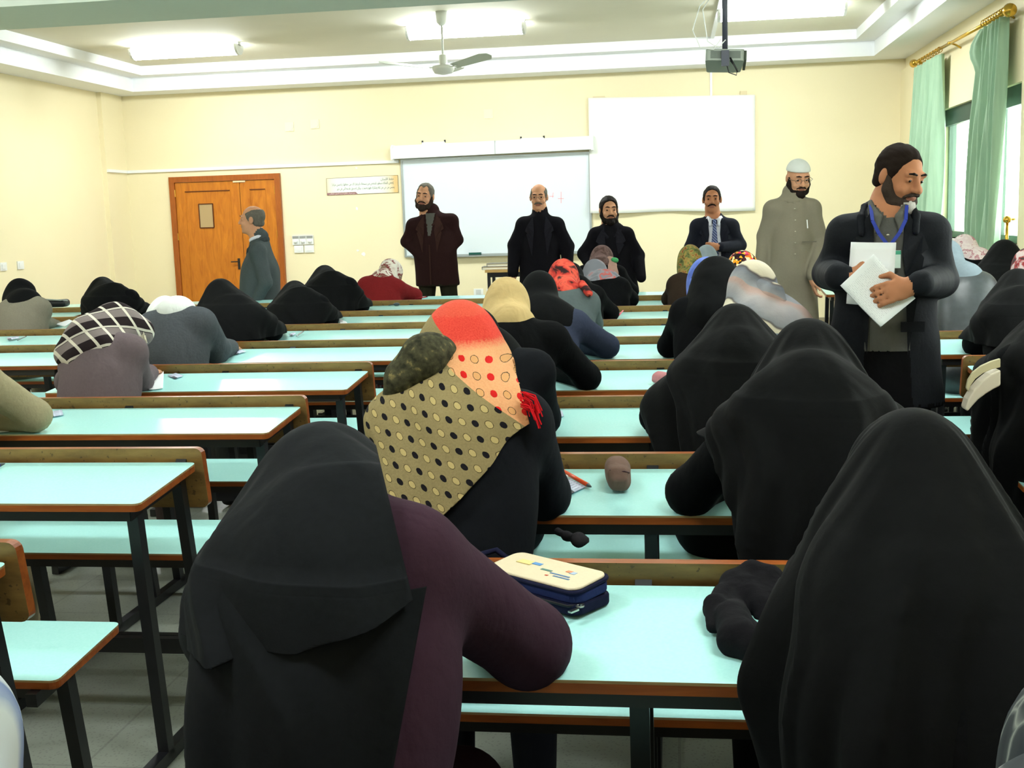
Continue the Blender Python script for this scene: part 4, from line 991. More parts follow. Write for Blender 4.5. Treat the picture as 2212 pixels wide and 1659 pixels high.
o = w1(hood(.9, SLATE, .020, 7, 46, 'headscarf_cape', .030, .985, hem_tab([(0, 1.0), (60, 1.0), (120, .95), (180, .885), (240, .90), (262, .925), (275, .925), (290, .945), (310, .985), (325, .985), (345, .985), (360, 1.0)]), nz=90, nth=192, taut=.85, zh=.93))
A, no = line_plane((812, 960), (884, 1262), 1.43); zk = 1.15
clean_cut(o, [(A, no), ((0, 0, zk), (0, 0, 1))], lambda c: ((c-A)@no > 0) & (c[:, 2] < zk))

# ---- dotted olive and peach scarf
o3 = np.array(W3['org'])
def lattice(v):
    q = v-o3; u, w_ = q[:, 0], q[:, 2]
    return np.stack([39.7*u+15.9*w_+.3, -5.95*u-35.7*w_+.2], 1)
n = N('dotted_scarf_cloth', .9, .1)
uvn = n.n('ShaderNodeUVMap'); uvn.uv_map = 'UVMap'; U = n.sep(uvn.outputs[0]); ob = n.sep(n.coord())
fi = n.math('SUBTRACT', n.math('FRACT', U[0]), .5); fj = n.math('SUBTRACT', n.math('FRACT', U[1]), .5)
par = n.math('GREATER_THAN', n.math('FRACT', n.math('MULTIPLY', U[0], .5)), .5)
r2 = n.math('SQRT', n.math('ADD', n.math('POWER', n.math('MULTIPLY', fi, .0277), 2), n.math('POWER', n.math('MULTIPLY', fj, .032), 2)))
r2 = n.math('ADD', r2, n.math('MULTIPLY', n.math('SUBTRACT', n.noise(160, 2), .5), .0022))
dot = n.math('LESS_THAN', r2, .0072); ring = n.math('LESS_THAN', r2, .0084)
A = at(985, 800, 2.45)-o3; B = at(1120, 892, 2.45)-o3
sl = (B[2]-A[2])/(B[0]-A[0])
side = n.math('SUBTRACT', ob[2], n.math('ADD', n.math('MULTIPLY', ob[0], float(sl)), float(A[2]-sl*A[0])))   # >0: above the fold line
left = n.math('SUBTRACT', ob[0], float(A[0]-.035))
pe = n.math('MULTIPLY', n.math('GREATER_THAN', side, 0.0), n.math('GREATER_THAN', n.math('ADD', left, n.math('MULTIPLY', n.math('MAXIMUM', n.math('SUBTRACT', side, .04), 0), 5.0)), 0.0))
zt = float(W3['hd'][2])
up_ = n.math('MULTIPLY', n.math('SUBTRACT', ob[2], zt+.005), 1/.10)
wv = n.noise(220, 2)
pk = n.mix(wv, lin((214, 148, 102)), lin((232, 176, 128)))
rd = n.mix(n.noise(300, 2), lin((196, 36, 34)), lin((232, 92, 74)))
rmp = n.ramp(n.math('ADD', up_, n.math('MULTIPLY', n.math('SUBTRACT', wv, .5), .25)), [(.0, (0, 0, 0, 1)), (.28, (0, 0, 0, 1)), (.5, (1, 1, 1, 1)), (.95, (1, 1, 1, 1)), (1.0, (.9, .9, .9, 1))])
peach = n.mix(rmp, pk, rd)
ol = n.mix(n.noise(5, 2), n.mix(wv, lin((138, 122, 84)), lin((158, 142, 100))), n.mix(wv, lin((118, 108, 78)), lin((146, 132, 92))))
base = n.mix(pe, ol, peach)
dk = n.mix(pe, lin((26, 24, 28)), lin((204, 34, 32))); lt = n.mix(pe, lin((184, 164, 112)), lin((214, 158, 104)))
low = n.math('LESS_THAN', ob[2], zt+.028)
c = n.mix(n.math('MULTIPLY', n.math('MULTIPLY', ring, par), low), base, lin((72, 60, 40)))
c = n.mix(n.math('MULTIPLY', dot, low), c, n.mix(par, dk, lt))
M_dots = n.col(c); n.bump(wv, .3, .003)
hem3 = hem_tab([(0, 1.08), (60, 1.06), (120, 1.04), (180, 1.0), (200, .93), (225, .86), (245, .825), (258, .82), (275, .87), (300, .95), (325, 1.03), (345, 1.07), (360, 1.08)])
o = hood(.85, M_dots, .009, 6, 51, 'headscarf', .016, .985, hem3, nz=90, nth=192, uv=lattice, taut=.3)(W3['s'], W3['e'], W3['org'], W3['hd'], W3['R'], W3['nb'], W3['hip'], W3['el'])
A, no = line_plane((1108, 780), (1140, 900), 2.42); zk = float(at(1100, 800, 2.42)[2])
clean_cut(o, [(A, no), ((0, 0, zk), (0, 0, 1))], lambda c: ((c-A)@no > 0) & (c[:, 2] < zk) & (c[:, 1] < 2.62))
n = N('dark_olive_scarf_end', .9, .1); n.col(n.ramp(n.noise(60, 4), [(.35, lin((46, 46, 36))), (.6, lin((78, 76, 56))), (.75, lin((150, 136, 90)))])); n.bump(n.noise(120, 2), .4, .004); M_olv = n.m
s = SDF(); s.chain([at(955, 762, 2.50), at(915, 778, 2.46), at(872, 815, 2.45), at(842, 868, 2.45)], [.03, .048, .032, .02], 0, .03)
s.ell(at(930, 765, 2.49), (.045, .03, .04), 0, None, .03)
to_obj('scarf_fold', s.mesh(.007), [M_olv], W3['e'], o3, amp=.004, seed=4, fr=50, ax=(1, 1, 1))
m = MB(); rr = random.Random(5)
for k in range(26):
    a = at(1126+rr.uniform(-3, 8), 846+rr.uniform(0, 38), 2.385+rr.uniform(-.015, .01))-o3; t = rr.uniform(-.3, .4)
    L = rr.uniform(.03, .055)
    m.tube([a, a+np.array([L*.5, -.01, -L*.2+t*.01]), a+np.array([L*(.7+.3*t), -.015, -L*(.8)])], .0016, 4)
f_ = m.obj('fringe', plain('red_yarn', (206, 24, 34), .8, .1), W3['e']); f_['kind'] = 'stuff'

# ---- plaid shawl over the taupe jacket
o18 = np.array(W18['org'])
def plaiduv(v):
    q = v-o18; return np.stack([(q[:, 0]*.80+q[:, 2]*.55+q[:, 1]*.75)*13+.2, (-q[:, 0]*.40+q[:, 2]*.85+q[:, 1]*.35)*11+.35], 1)
n = N('plaid_cloth', .9, .1); uvn = n.n('ShaderNodeUVMap'); uvn.uv_map = 'UVMap'; U = n.sep(uvn.outputs[0])
a = n.math('FRACT', U[0]); b = n.math('FRACT', U[1])
c = n.mix(n.math('LESS_THAN', b, .42), lin((40, 32, 34)), lin((128, 118, 116))); c = n.mix(n.math('LESS_THAN', n.math('ABSOLUTE', n.math('SUBTRACT', b, .5)), .05), c, lin((196, 190, 178)))
c = n.mix(n.math('LESS_THAN', a, .17), c, n.mix(n.math('LESS_THAN', b, .42), lin((206, 200, 186)), lin((222, 216, 200))))
M_plaid = n.col(c); n.bump(n.noise(150, 2), .3, .003)
s = scarf_sdf(W18['hd'], W18['R'], W18['nb'], .95, .02, None)
s.chain([at(300, 718, 4.62), at(250, 705, 4.55), at(195, 735, 4.45), at(150, 765, 4.40)], [.062, .09, .09, .06], 0, .06)
s.chain([at(225, 745, 4.36), at(165, 775, 4.34)], [.04, .04], 0, .05)
to_obj('plaid_shawl', s.mesh(.010), [M_plaid], W18['e'], o18, amp=.006, seed=8, fr=22, ax=(1, 1, 1), uv=plaiduv)
m = MB()
for k in range(22):
    a = at(306+rr.uniform(-6, 8), 712+rr.uniform(0, 20), 4.56)-o18; m.tube([a, a+np.array([rr.uniform(.0, .02), -.01, -.03])], .002, 4)
m.obj('fringe', plain('cream_yarn', (214, 206, 184), .8, .1), W18['e'])['kind'] = 'stuff'

# crackle and stripe scarves at the lower corners
n = N('grey_crackle_print', .9, .1); v_ = n.n('ShaderNodeTexVoronoi', feature='DISTANCE_TO_EDGE'); v_.inputs['Scale'].default_value = 13
wp = n.n('ShaderNodeMix', data_type='VECTOR'); wp.inputs[0].default_value = .12; n.l(n.coord(), wp.inputs[4]); nz_ = n.n('ShaderNodeTexNoise'); nz_.inputs['Scale'].default_value = 9; n.l(n.coord(), nz_.inputs[0]); n.l(nz_.outputs['Color'], wp.inputs[5]); n.l(wp.outputs[1], v_.inputs['Vector'])
n.col(n.ramp(v_.outputs['Distance'], [(.0, lin((132, 136, 130))), (.03, lin((96, 100, 98))), (.07, lin((58, 62, 64))), (.3, lin((44, 48, 52)))])); M_crack = n.m
n = N('blue_white_stripe', .9, .1); ob = n.sep(n.coord()); st = n.math('FRACT', n.math('ADD', n.math('MULTIPLY', ob[0], 28), n.math('MULTIPLY', ob[2], 5)))
n.col(n.ramp(st, [(.0, lin((206, 214, 212))), (.45, lin((192, 200, 204))), (.55, lin((120, 138, 176))), (.8, lin((150, 164, 190))), (.95, lin((206, 214, 212)))])); M_strp = n.m
for w_, mm in ((W32, M_crack), (W33, M_strp)):
    for ch in w_['e'].children:
        if ch.name.startswith('headscarf'): ch.data.materials.clear(); ch.data.materials.append(mm)
# pale cuff and tail details on mid-distance sitters
def tail(wm, name, pts, rs, mat, v=.009, amp=.004, k=.02):
    s = SDF(); s.chain(pts, rs, 0, k); to_obj(name, s.mesh(v), [mat], wm['e'], wm['org'], amp=amp, seed=3, fr=40, ax=(1, 1, 1))
tail(W10, 'scarf_end', [at(1318, 566, 9.15), at(1322, 592, 9.05)], [.045, .055], cloth('pink_stripe_cloth', (176, 140, 128), .2, 30))
tail(W10, 'scarf_clip', [at(1326, 561, 9.1), at(1331, 562, 9.1)], [.022, .02], plain('green_cloth_tip', (60, 150, 92), .7))
tail(W8, 'scarf_end', [at(1256, 614, 6.3), at(1272, 634, 6.2)], [.025, .02], REDBLK)
tail(W12, 'shawl_end', [at(1650, 618, 4.42), at(1672, 634, 4.38), at(1688, 652, 4.36)], [.03, .035, .022], CREAMG)
tail(W13, 'black_hood', [at(1545, 592, 5.42), at(1552, 630, 5.38), at(1545, 690, 5.3)], [.085, .12, .15], BLK2, .012, .006, .06)
tail(W13, 'scarf_knot', [at(1500, 612, 5.38), at(1497, 625, 5.36)], [.025, .014], BLUES)


# ------------------------------------------------------------------ standing men
SHIRTW = cloth('white_shirt', (222, 224, 236), .05, 60, .7, .05)
def man(label, D, head, sh, el, ha, hip, coat, trousers, hem, yaw=math.pi, pitch=0, roll=0, byaw=None, k=1.0, skin=SKIN, fw=.30, v=.014, fine=.0055, seed=1, hair_=None, hmat=M_hairb, beard_=None, bmat=M_hairb, bmat2=None, brow=None, rules=None, flare=.20, depth=.62, hd_fine=None, wr=.006, arm=1.0, palms=None, curl=.7, feet=.11, chest=1.0, spec=False, long_=False, eyes_=True, handk=1.0, pockets=False, neck=.065):
    """sh/el/ha are (image left, image right) pixels; the man faces the camera when yaw = pi"""
    by = yaw if byaw is None else byaw; T = rotm(by)
    hd = P3(head, D); sA, sB = P3(sh[0], D), P3(sh[1], D); hp = P3(hip, D)
    mid_ = (sA+sB)/2; W = np.linalg.norm(sA-sB)/2; nb = mid_+np.array([0, 0, .05])
    e = empty('person', (hp[0], hp[1], 0), label, 'person', 'men standing in the room'); org = (hp[0], hp[1], 0)
    s = SDF(); up = np.array([0, 0, 1.])
    base = 2
    for q in (-1, 1):
        h = hp+T@np.array([.085*q, 0, -.05]); kn = hp*np.array([1, 1, 0])+T@np.array([feet*q, .01, .49]); an = hp*np.array([1, 1, 0])+T@np.array([feet*1.05*q, -.01, .09])
        s.cap(h, kn, .095, .068, base if hem is None else 1, .04); s.cap(kn, an, .066, .052, base, .03)
        s.cap(an+T@np.array([0, -.03, -.045]), an+T@np.array([.02*q, .15, -.05]), .042, .036, 3, .02)
    s.ell(hp, (.165, .125, .14), base if hem is None else 1, T, .05)
    ch = mid_+np.array([0, 0, -.17]); be = hp+np.array([0, 0, .14])
    s.ell(ch, (W*1.02*chest, .125*chest, .22), 1, T, .07); s.ell(be, (W*.95*chest, .125*chest, .22), 1, T, .07)
    s.cap(sA, sB, .062, None, 1, .05); s.cap(mid_+np.array([0, 0, -.02]), nb+np.array([0, -.0, neck])-T@np.array([0, .016, 0]), .098, .068, 1, .05)
    for sp in (sA, sB): s.cap(nb+np.array([0, 0, -.005]), sp*.9+mid_*.1+np.array([0, 0, -.004]), .062, .058, 1, .04)
    if hem is not None:
        bt = np.array([hp[0], hp[1], hem+flare*.0]); s.cap(np.array([ch[0], ch[1], ch[2]-.05]), bt, W*.98, flare, 1, .05, sc=(1, depth, 1) , R=T)
        s.box(bt-np.array([0, 0, .25]), (.6, .6, .25), 2 if not long_ else 1, None, .005, .004, '-')
        for q in (-1, 1):      # legs again below the hem cut
            kn = hp*np.array([1, 1, 0])+T@np.array([feet*q, .01, .49]); an = hp*np.array([1, 1, 0])+T@np.array([feet*1.05*q, -.01, .09]); h = hp+T@np.array([.085*q, 0, -.05])
            s.cap(h, kn, .09, .068, base, .01); s.cap(kn, an, .066, .052, base, .02); s.cap(an+T@np.array([0, -.03, -.045]), an+T@np.array([.02*q, .15, -.05]), .042, .036, 3, .02)
    Es = []; Hs = []
    for i, sp in enumerate((sA, sB)):
        E = P3(el[i], D+.02); H = P3(ha[i], D-.05) if ha[i] is not None else None
        s.cap(sp*.94+mid_*.06+np.array([0, 0, -.012]), E, .062*arm, .056*arm, 1, .04)
        if H is not None:
            s.cap(E, H, .054*arm, .043*arm, 1, .02)
            if pockets: Es.append(E); continue
            pd = unit(H-E) if not palms or palms[i] is None else np.array(palms[i][0]); pu = np.array([0, 0, 1.]) if not palms or palms[i] is None else np.array(palms[i][1]); sd = 1 if not palms or palms[i] is None else palms[i][2]
            hand_prims(s, H+unit(pd)*.03, pd, pu, 0, sd, curl, handk); Hs.append(H)
        Es.append(E)
    R = rotm(yaw, pitch, roll); head_prims(s, hd, R, k, 0, 4, True); s.cap(hd+R@np.array([0, -.02, -.08]), nb, .056, .062, 0, .03)
    fl = [(hd, np.array([.13, .15, .15]), fine)]+[(H, np.array([.13, .13, .13]), max(fine, .0065)) for H in Hs]
    if hd_fine: fl += hd_fine
    data = s.mesh(v, fl)
    if rules: data = paint(data, rules(hd, R, T, nb, hp, sA, sB))
    mats = [skin, coat, trousers, M_shoe, LIP, SHIRTW, M_tie, M_undershirt]
    to_obj('body', data, mats, e, org, amp=wr, seed=seed, fr=11, only=[1, 2])
    if eyes_: eyes(hd, R, k, e, org, 0, brow)
    if hair_: hair(hd, R, k, hmat, e, org, hair_)
    if beard_: beard(hd, R, k, bmat, e, org, beard_, bmat2)
    if spec: glasses(hd, R, k, e, org)
    return dict(e=e, org=org, hd=hd, R=R, T=T, nb=nb, hp=hp, sA=sA, sB=sB, Es=Es, Hs=Hs, mid=mid_, W=W)
n = N('striped_blue_tie', .5, .3); ob = n.sep(n.coord()); st = n.math('FRACT', n.math('ADD', n.math('MULTIPLY', ob[0], 40), n.math('MULTIPLY', ob[2], 40)))
M_tie = n.col(n.mix(n.math('LESS_THAN', st, .3), lin((54, 68, 118)), lin((150, 164, 200))))
M_undershirt = cloth('grey_jersey', (92, 92, 88), .12, 120, .9, .15)
SUIT = cloth('dark_navy_suit', (30, 32, 42), .2, 110, .85, .12)
BRCOAT = cloth('maroon_brown_coat', (44, 26, 26), .3, 110, .95, .2)
BKCOAT = cloth('black_overcoat', (20, 19, 24), .3, 110, .95, .2)
GRCOAT = cloth('green_grey_overcoat', (74, 82, 84), .3, 130, .95, .2)
THOBE = cloth('grey_khaki_thobe', (128, 122, 106), .1, 80, .8, .1)
OLV = cloth('olive_trousers', (40, 38, 28), .2, 80, .9, .1)
def collar(mn, mat, name='collar', r=.022, rad=.085, drop=.075, open_=.35, lift=.02, k=1.0):
    """folded coat collar: ring round the nape that falls into two front points"""
    s = SDF(); pts = []; T = mn['T']; nb = mn['nb']
    for i in range(15):
        a = math.radians(-90+ (360*(i/14)-180)*(1-open_*.25)); t = abs(i-7)/7
        pts.append(nb+T@np.array([rad*math.cos(a)*1.0, rad*.85*math.sin(a)+.012, lift-drop*t**1.6]))
    s.chain(pts, [r*(1+.25*abs(i-7)/7) for i in range(15)], 0, .012)
    to_obj(name, s.mesh(.006), [mat], mn['e'], mn['org'], amp=.0015, seed=2, fr=60)
def lapels(mn, mat, z1=.36, w=.10, v0=.02, name='lapel'):
    for q in (-1, 1):
        m = MB(); T = mn['T']; nb = mn['nb']; F_ = lambda x, y, z: nb+T@np.array([x*q, y, z])-np.array(mn['org'])
        d = .128
        p = [F_(.062, .075, .02), F_(.115, d-.035, -.06), F_(.13, d-.01, -.105), F_(.105, d+.004, -.125), F_(.115, d+.006, -.14), F_(.072, d+.016, -z1), F_(.062, d+.012, -.2), F_(.05, d+.004, -.12)]
        o_ = len(m.v); m.v += [tuple(x) for x in p]+[tuple(x-T@np.array([0, .012, 0])) for x in p]; n_ = len(p)
        m.f.append(tuple(range(n_))); m.f.append(tuple(range(2*n_-1, n_-1, -1)))
        for i in range(n_): m.f.append((i, (i+1) % n_, n_+(i+1) % n_, n_+i))
        m.m += [0]*len(m.f)
        o = m.obj(name, mat, mn['e']); b = o.modifiers.new('b', 'BEVEL'); b.width = .004; b.segments = 2
def front(T, nb, w0, w1, z0, z1, mat):
    """V of shirt between the lapels: half width w0 at the top z0, w1 at z1 (relative to the neck base)"""
    def fn(c, nn, m):
        q = (c-nb)@T; t = np.clip((z0-q[:, 2])/(z0-z1), 0, 1)
        return (m == 1) & (q[:, 1] > .02) & (q[:, 1] < .185) & (np.abs(q[:, 0]) < w0+(w1-w0)*t) & (q[:, 2] < z0) & (q[:, 2] > z1)
    return (fn, mat)
DN = (0, 0, -1.)
MB_ = man('bearded man in a dark maroon-brown coat with hands in his pockets by the whiteboard', 10.9, (918, 425), ((892, 487), (976, 476)), ((878, 522), (988, 518)), ((908, 552, 10.82), (966, 546, 10.82)), (944, 566), BRCOAT, OLV, .80, pitch=.05, roll=-.12, yaw=math.pi-.12, byaw=math.pi-.05, hair_='receding', hmat=M_hairg, beard_='full', bmat=cloth('brown_beard', (52, 42, 36), .3, 150), brow=M_hairb, flare=.205, pockets=True, seed=61, feet=.13, v=.013,
    hd_fine=[(at(920, 475, 10.8), np.array([.09, .2, .16]), .006)], rules=lambda hd, R, T, nb, hp, sA, sB: [front(T, nb, .045, .012, .04, -.17, 7)])
M_br2 = cloth('brown_coat_collar', (58, 38, 34), .3, 110, .95, .2); M_bk2 = cloth('black_coat_collar', (32, 31, 38), .3, 110, .95, .2)
collar(MB_, M_br2, rad=.088, r=.022, drop=.12, lift=.045); lapels(MB_, M_br2, .30)
MB().bar(*[tuple(MB_['nb']+MB_['T']@np.array([.0, .148, z])-np.array(MB_['org'])) for z in (-.25, -.62)], .012, .004).obj('placket', M_br2, MB_['e'])
MK = man('bald man with spectacles in a long black overcoat in front of the whiteboard', 11.0, (1164, 427), ((1131, 485), (1204, 485)), ((1112, 530), (1226, 532)), ((1108, 590, 10.9), (1226, 590, 10.95)), (1166, 570), BKCOAT, BKCOAT, .42, pitch=.08, hair_='bald', hmat=M_hairg, beard_='moustache', bmat=M_hairg, brow=M_hairb, spec=True, flare=.225, seed=62, v=.013, arm=1.15,
    palms=(((0.0, -.1, -1), (1., 0, 0), 1), None), curl=.5)
collar(MK, M_bk2, rad=.084, r=.022, drop=.13, lift=.045); lapels(MK, M_bk2, .32)
MBd = man('black-bearded man in a dark jacket leaning below the projection sheet', 10.75, (1315, 455), ((1287, 508), (1354, 506)), ((1262, 548), (1378, 552)), ((1285, 590, 10.6), (1385, 600, 10.6)), (1330, 590), BKCOAT, BKCOAT, .72, pitch=.05, yaw=math.pi+.25, byaw=math.pi, hair_='thick', beard_='full', brow=M_hairb, flare=.21, pockets=True, seed=63, v=.013, arm=1.1)
collar(MBd, M_bk2, rad=.092, r=.022, drop=.12, lift=.045); lapels(MBd, M_bk2, .22)
MS = man('man in a navy suit with white shirt and striped blue tie', 10.8, (1538, 432), ((1507, 489), (1580, 489)), ((1492, 535), (1598, 530)), ((1500, 560, 10.7), (1556, 534, 10.55)), (1544, 578), SUIT, SUIT, .70, pitch=.0, yaw=math.pi-.03, hair_='full', beard_='moustache', bmat=M_hairb, brow=M_hairb, flare=.20, seed=64, v=.011, rules=lambda hd, R, T, nb, hp, sA, sB: [front(T, nb, .075, .045, .03, -.46, 5)], hd_fine=[(at(1538, 490, 10.7), np.array([.14, .2, .28]), .008)],
    palms=(None, ((-.8, -.5, .1), (0, -1., .3), -1)), curl=1.1, neck=.02, skin=SKIN2)
lapels(MS, SUIT, .42); collar(MS, SUIT, rad=.082, r=.016, drop=.03)
s = SDF(); F_ = lambda x, y, z: MS['nb']+MS['T']@np.array([x, y, z])
s.chain([F_(0, .11, .0), F_(0, .128, -.03)], [.018, .016], 0, .006); s.chain([F_(0, .134, -.05), F_(.0, .15, -.25), F_(0, .148, -.46)], [.018, .034, .044], 0, .01, sc=(1, .3, 1), R=MS['T'])
to_obj('necktie', s.mesh(.006), [M_tie], MS['e'], MS['org'])
s = SDF()
for q in (-1, 1): s.chain([F_(.055*q, .04, .03), F_(.04*q, .1, .012), F_(.035*q, .122, -.035)], [.016, .016, .012], 0, .006)
to_obj('shirt_collar', s.mesh(.006), [SHIRTW], MS['e'], MS['org'])

MT = man('tall bearded man in a grey thobe and white skullcap', 8.75, (1724, 385), ((1668, 452), (1754, 450)), ((1652, 510), (1772, 520)), ((1642, 590, 8.7), (1756, 594, 8.6)), (1706, 590), THOBE, THOBE, .10, pitch=.30, yaw=math.pi+.25, byaw=math.pi+.05, hair_=None, beard_='full', bmat=cloth('near_black_beard', (34, 27, 24), .3, 150), brow=M_hairb, spec=True, flare=.26, depth=.7, seed=65, v=.013, long_=True, arm=1.1,
    palms=(((.0, -.1, -1), (1, 0, 0.), 1), ((.1, -.1, -1), (-1., 0, 0), -1)), curl=.5)
s = SDF(); s.ell(MT['hd']+MT['R']@np.array([0, -.012, .052]), (.085, .104, .085), 0, MT['R']); s.box(MT['hd']+MT['R']@np.array([0, -.01, -.045]), (.2, .2, .095), 0, MT['R'] @ rotm(0, -.12), .004, .004, '-')
to_obj('skullcap', s.mesh(.006), [WHITES], MT['e'], MT['org'], amp=.001, seed=1, fr=90)
collar(MT, THOBE, 'band_collar', r=.014, rad=.068, drop=.02, lift=.015, open_=.05)
F_ = lambda x, y, z: MT['nb']+MT['T']@np.array([x, y, z])-np.array(MT['org'])
m = MB().box(F_(-.15, .15, -.29)-np.array([0, 0, 0]), F_(-.05, .15, -.29)+np.array([0, .006, .008])); m.obj('pocket_welt', cloth('pocket_shade', (100, 96, 84), .1), MT['e'])
MB().tube([F_(-.085, .165, -.19), F_(-.08, .165, -.13)], .004, 6).obj('pen', plain('white_pen', (240, 240, 240), .4), MT['e'])
for z in (-.05, -.13, -.21, -.29, -.37): MB().lathe([(.001, -.004), (.007, 0), (.001, .004)], F_(0, .13+(.025 if z < -.1 else .0), z), 8).obj('button', plain('pale_button', (196, 190, 172), .4), MT['e'])

MD = man('balding man in a dark green-grey overcoat walking in profile past the wooden door', 9.9, (545, 476), ((556, 543, 9.70), (566, 536, 10.08)), ((574, 610, 9.66), (566, 610, 10.1)), ((552, 655, 9.68), (545, 655, 10.05)), (556, 650), GRCOAT, GRCOAT, .40, pitch=-.02, yaw=math.pi/2+.1, byaw=math.pi/2+.15, hair_='bald', hmat=M_hairg, brow=M_hairb, flare=.235, depth=.85, pockets=True, seed=66, v=.013, chest=1.0, hd_fine=None)

collar(MD, cloth('overcoat_collar', (60, 66, 68), .3, 130), rad=.09, r=.024, drop=.12, lift=.04)
collar(MD, SHIRTW, 'shirt_collar', r=.012, rad=.068, drop=.05, lift=.075, open_=.1)

# ---- the man with the exam papers
def r_ma(hd, R, T, nb, hp, sA, sB):
    return [front(T, nb, .072, .078, .04, -.47, 7), front(T, nb, .078, .115, -.47, -1.1, 2)]
JACK = cloth('charcoal_navy_jacket', (27, 29, 34), .25, 120, .7, .15)
BKTR = cloth('black_trousers', (14, 14, 16), .2, 80, .9, .1)
MA = man('bearded man in a dark jacket and blue lanyard holding white exam papers', 4.45, (1942, 384), ((1824, 503), (2012, 501)), ((1789, 590, 4.5), (2032, 606, 4.48)), ((1812, 597, 4.17), (1990, 612, 4.07)), (1905, 720), JACK, BKTR, .70, pitch=.30, roll=-.06, yaw=math.pi+.62, byaw=math.pi-.14, k=.92, hair_='full', hmat=cloth('dark_brown_hair', (34, 26, 22), .3, 160), beard_='full', bmat=cloth('salt_pepper_beard', (62, 52, 46), .45, 220), bmat2=M_beardw, brow=M_hairb, rules=r_ma, flare=.23, depth=.58, v=.012, fine=.0042, seed=71, wr=.006, skin=SKIN2, arm=1.08,
    palms=(((1, -.05, -.05), (0, -1, .35), -1), ((-.9, -.1, -.22), (0, -1, .35), 1)), curl=.55, neck=.005, hd_fine=[(at(1910, 560, 4.3), np.array([.16, .3, .45]), .008)])
lapels(MA, JACK, .44)
F_ = lambda x, y, z: MA['nb']+MA['T']@np.array([x, y, z])
s = SDF()
for q in (-1, 1): s.chain([F_(.06*q, -.0, .06), F_(.058*q, .05, .04), F_(.036*q, .095, .005), F_(.042*q, .125, -.045)], [.011, .013, .015, .008], 0, .008)
to_obj('shirt_collar', s.mesh(.006), [M_undershirt], MA['e'], MA['org'], amp=.001, seed=2, fr=60)
s = SDF()
for q in (-1, 1): s.chain([F_(.082*q, .0, .045), F_(.094*q, .06, .008), F_(.092*q, .10, -.05)], [.012, .014, .012], 0, .01)
s.chain([F_(-.082, .0, .045), F_(-.05, -.07, .06), F_(.05, -.07, .06), F_(.082, .0, .045)], [.012, .014, .014, .012], 0, .01)
to_obj('jacket_collar', s.mesh(.007), [JACK], MA['e'], MA['org'], amp=.001, seed=2, fr=60)
m = MB()
for q in (-1, 1):
    pp = [F_(.062*q, .055, .05), F_(.056*q, .122, -.005), F_(.034*q, .15, -.05), F_(.003*q, .165, -.092)]
    for i in range(3): m.bar(pp[i]-np.array(MA['org']), pp[i+1]-np.array(MA['org']), .012, .004, (0, 1, 0))
m.obj('lanyard', plain('blue_ribbon', (34, 54, 150), .6), MA['e'])
c_ = F_(0.0, .168, -.122)-np.array(MA['org'])
b_ = MB().box(c_+np.array([-.04, 0, -.05]), c_+np.array([.04, .004, .012])).obj('badge', plain('badge_card', (214, 236, 226), .3, .5), MA['e'])
MB().box(c_+np.array([-.04, -.002, -.002]), c_+np.array([.04, 0, .011])).obj('badge_band', plain('badge_green', (70, 160, 130), .4), b_)
MB().tube([c_+np.array([0, 0, .01]), c_+np.array([0, 0, .035])], .005, 8).obj('badge_clip', M_chrome, b_, True)
for z in (-.055, -.2): MB().lathe([(.001, -.003), (.006, 0), (.001, .003)], F_(.004, .152, z)-np.array(MA['org']), 8).obj('button', plain('pale_button', (196, 190, 172), .4), MA['e'])
c_ = F_(-.085, .142, -.37)-np.array(MA['org']); MB().box(c_+np.array([-.04, -.004, -.03]), c_+np.array([.04, .006, .006])).obj('pocket_flap', JACK, MA['e'])

n = N('exam_paper', .7, .2); g_ = n.sep(n.coord('Generated')); u_ = n.n('ShaderNodeUVMap'); u_.uv_map = 'UVMap'; U = n.sep(u_.outputs[0])
ln = n.math('LESS_THAN', n.math('FRACT', n.math('MULTIPLY', U[1], 26)), .28); nz_ = n.n('ShaderNodeTexNoise'); nz_.inputs['Scale'].default_value = 60
mp = n.mapping(u_.outputs[0], (1, .42, 1)); n.l(mp, nz_.inputs[0])
ln = n.math('MULTIPLY', n.math('MULTIPLY', ln, n.math('GREATER_THAN', nz_.outputs[0], .5)), n.math('MULTIPLY', n.math('GREATER_THAN', U[0], .1), n.math('LESS_THAN', U[0], .9)))
M_printed = n.col(n.mix(n.math('MULTIPLY', ln, .35), lin((236, 240, 242)), lin((130, 136, 144))))
M_paper = plain('white_paper', (240, 243, 246), .7, .2)
def sheet(name, cs, mat, label, bend=.01, t=.003, group=None, cat='paper', n_=8):
    """cs: four corner world points in order; slightly bent sheet with thickness"""
    c0 = sum(cs)/4; m = MB(); uvs = []
    nr = unit(np.cross(cs[1]-cs[0], cs[3]-cs[0]))
    for j in range(n_+1):
        for i in range(n_+1):
            u, v = i/n_, j/n_
            p = (cs[0]*(1-u)+cs[1]*u)*(1-v)+(cs[3]*(1-u)+cs[2]*u)*v + nr*bend*(math.sin(u*math.pi)*.6+math.sin(v*math.pi)*.4)
            m.v.append(tuple(p-c0)); uvs.append((u, v))
    for j in range(n_):
        for i in range(n_): a = j*(n_+1)+i; m.f.append((a, a+1, a+n_+2, a+n_+1)); m.m.append(0)
    o = m.obj(name, mat, None, True, tuple(c0)); l = o.data.uv_layers.new(name='UVMap')
    for p in o.data.loops: l.data[p.index].uv = uvs[p.vertex_index]
    o.modifiers.new('s', 'SOLIDIFY').thickness = t
    return tag(o, label, cat, group)
sheet('exam_paper', [at(1838, 523, 4.20), at(1936, 524, 4.18), at(1928, 664, 4.15), at(1828, 656, 4.16)], M_paper, 'upright white exam paper behind the tilted one in the man\'s hands', .008)
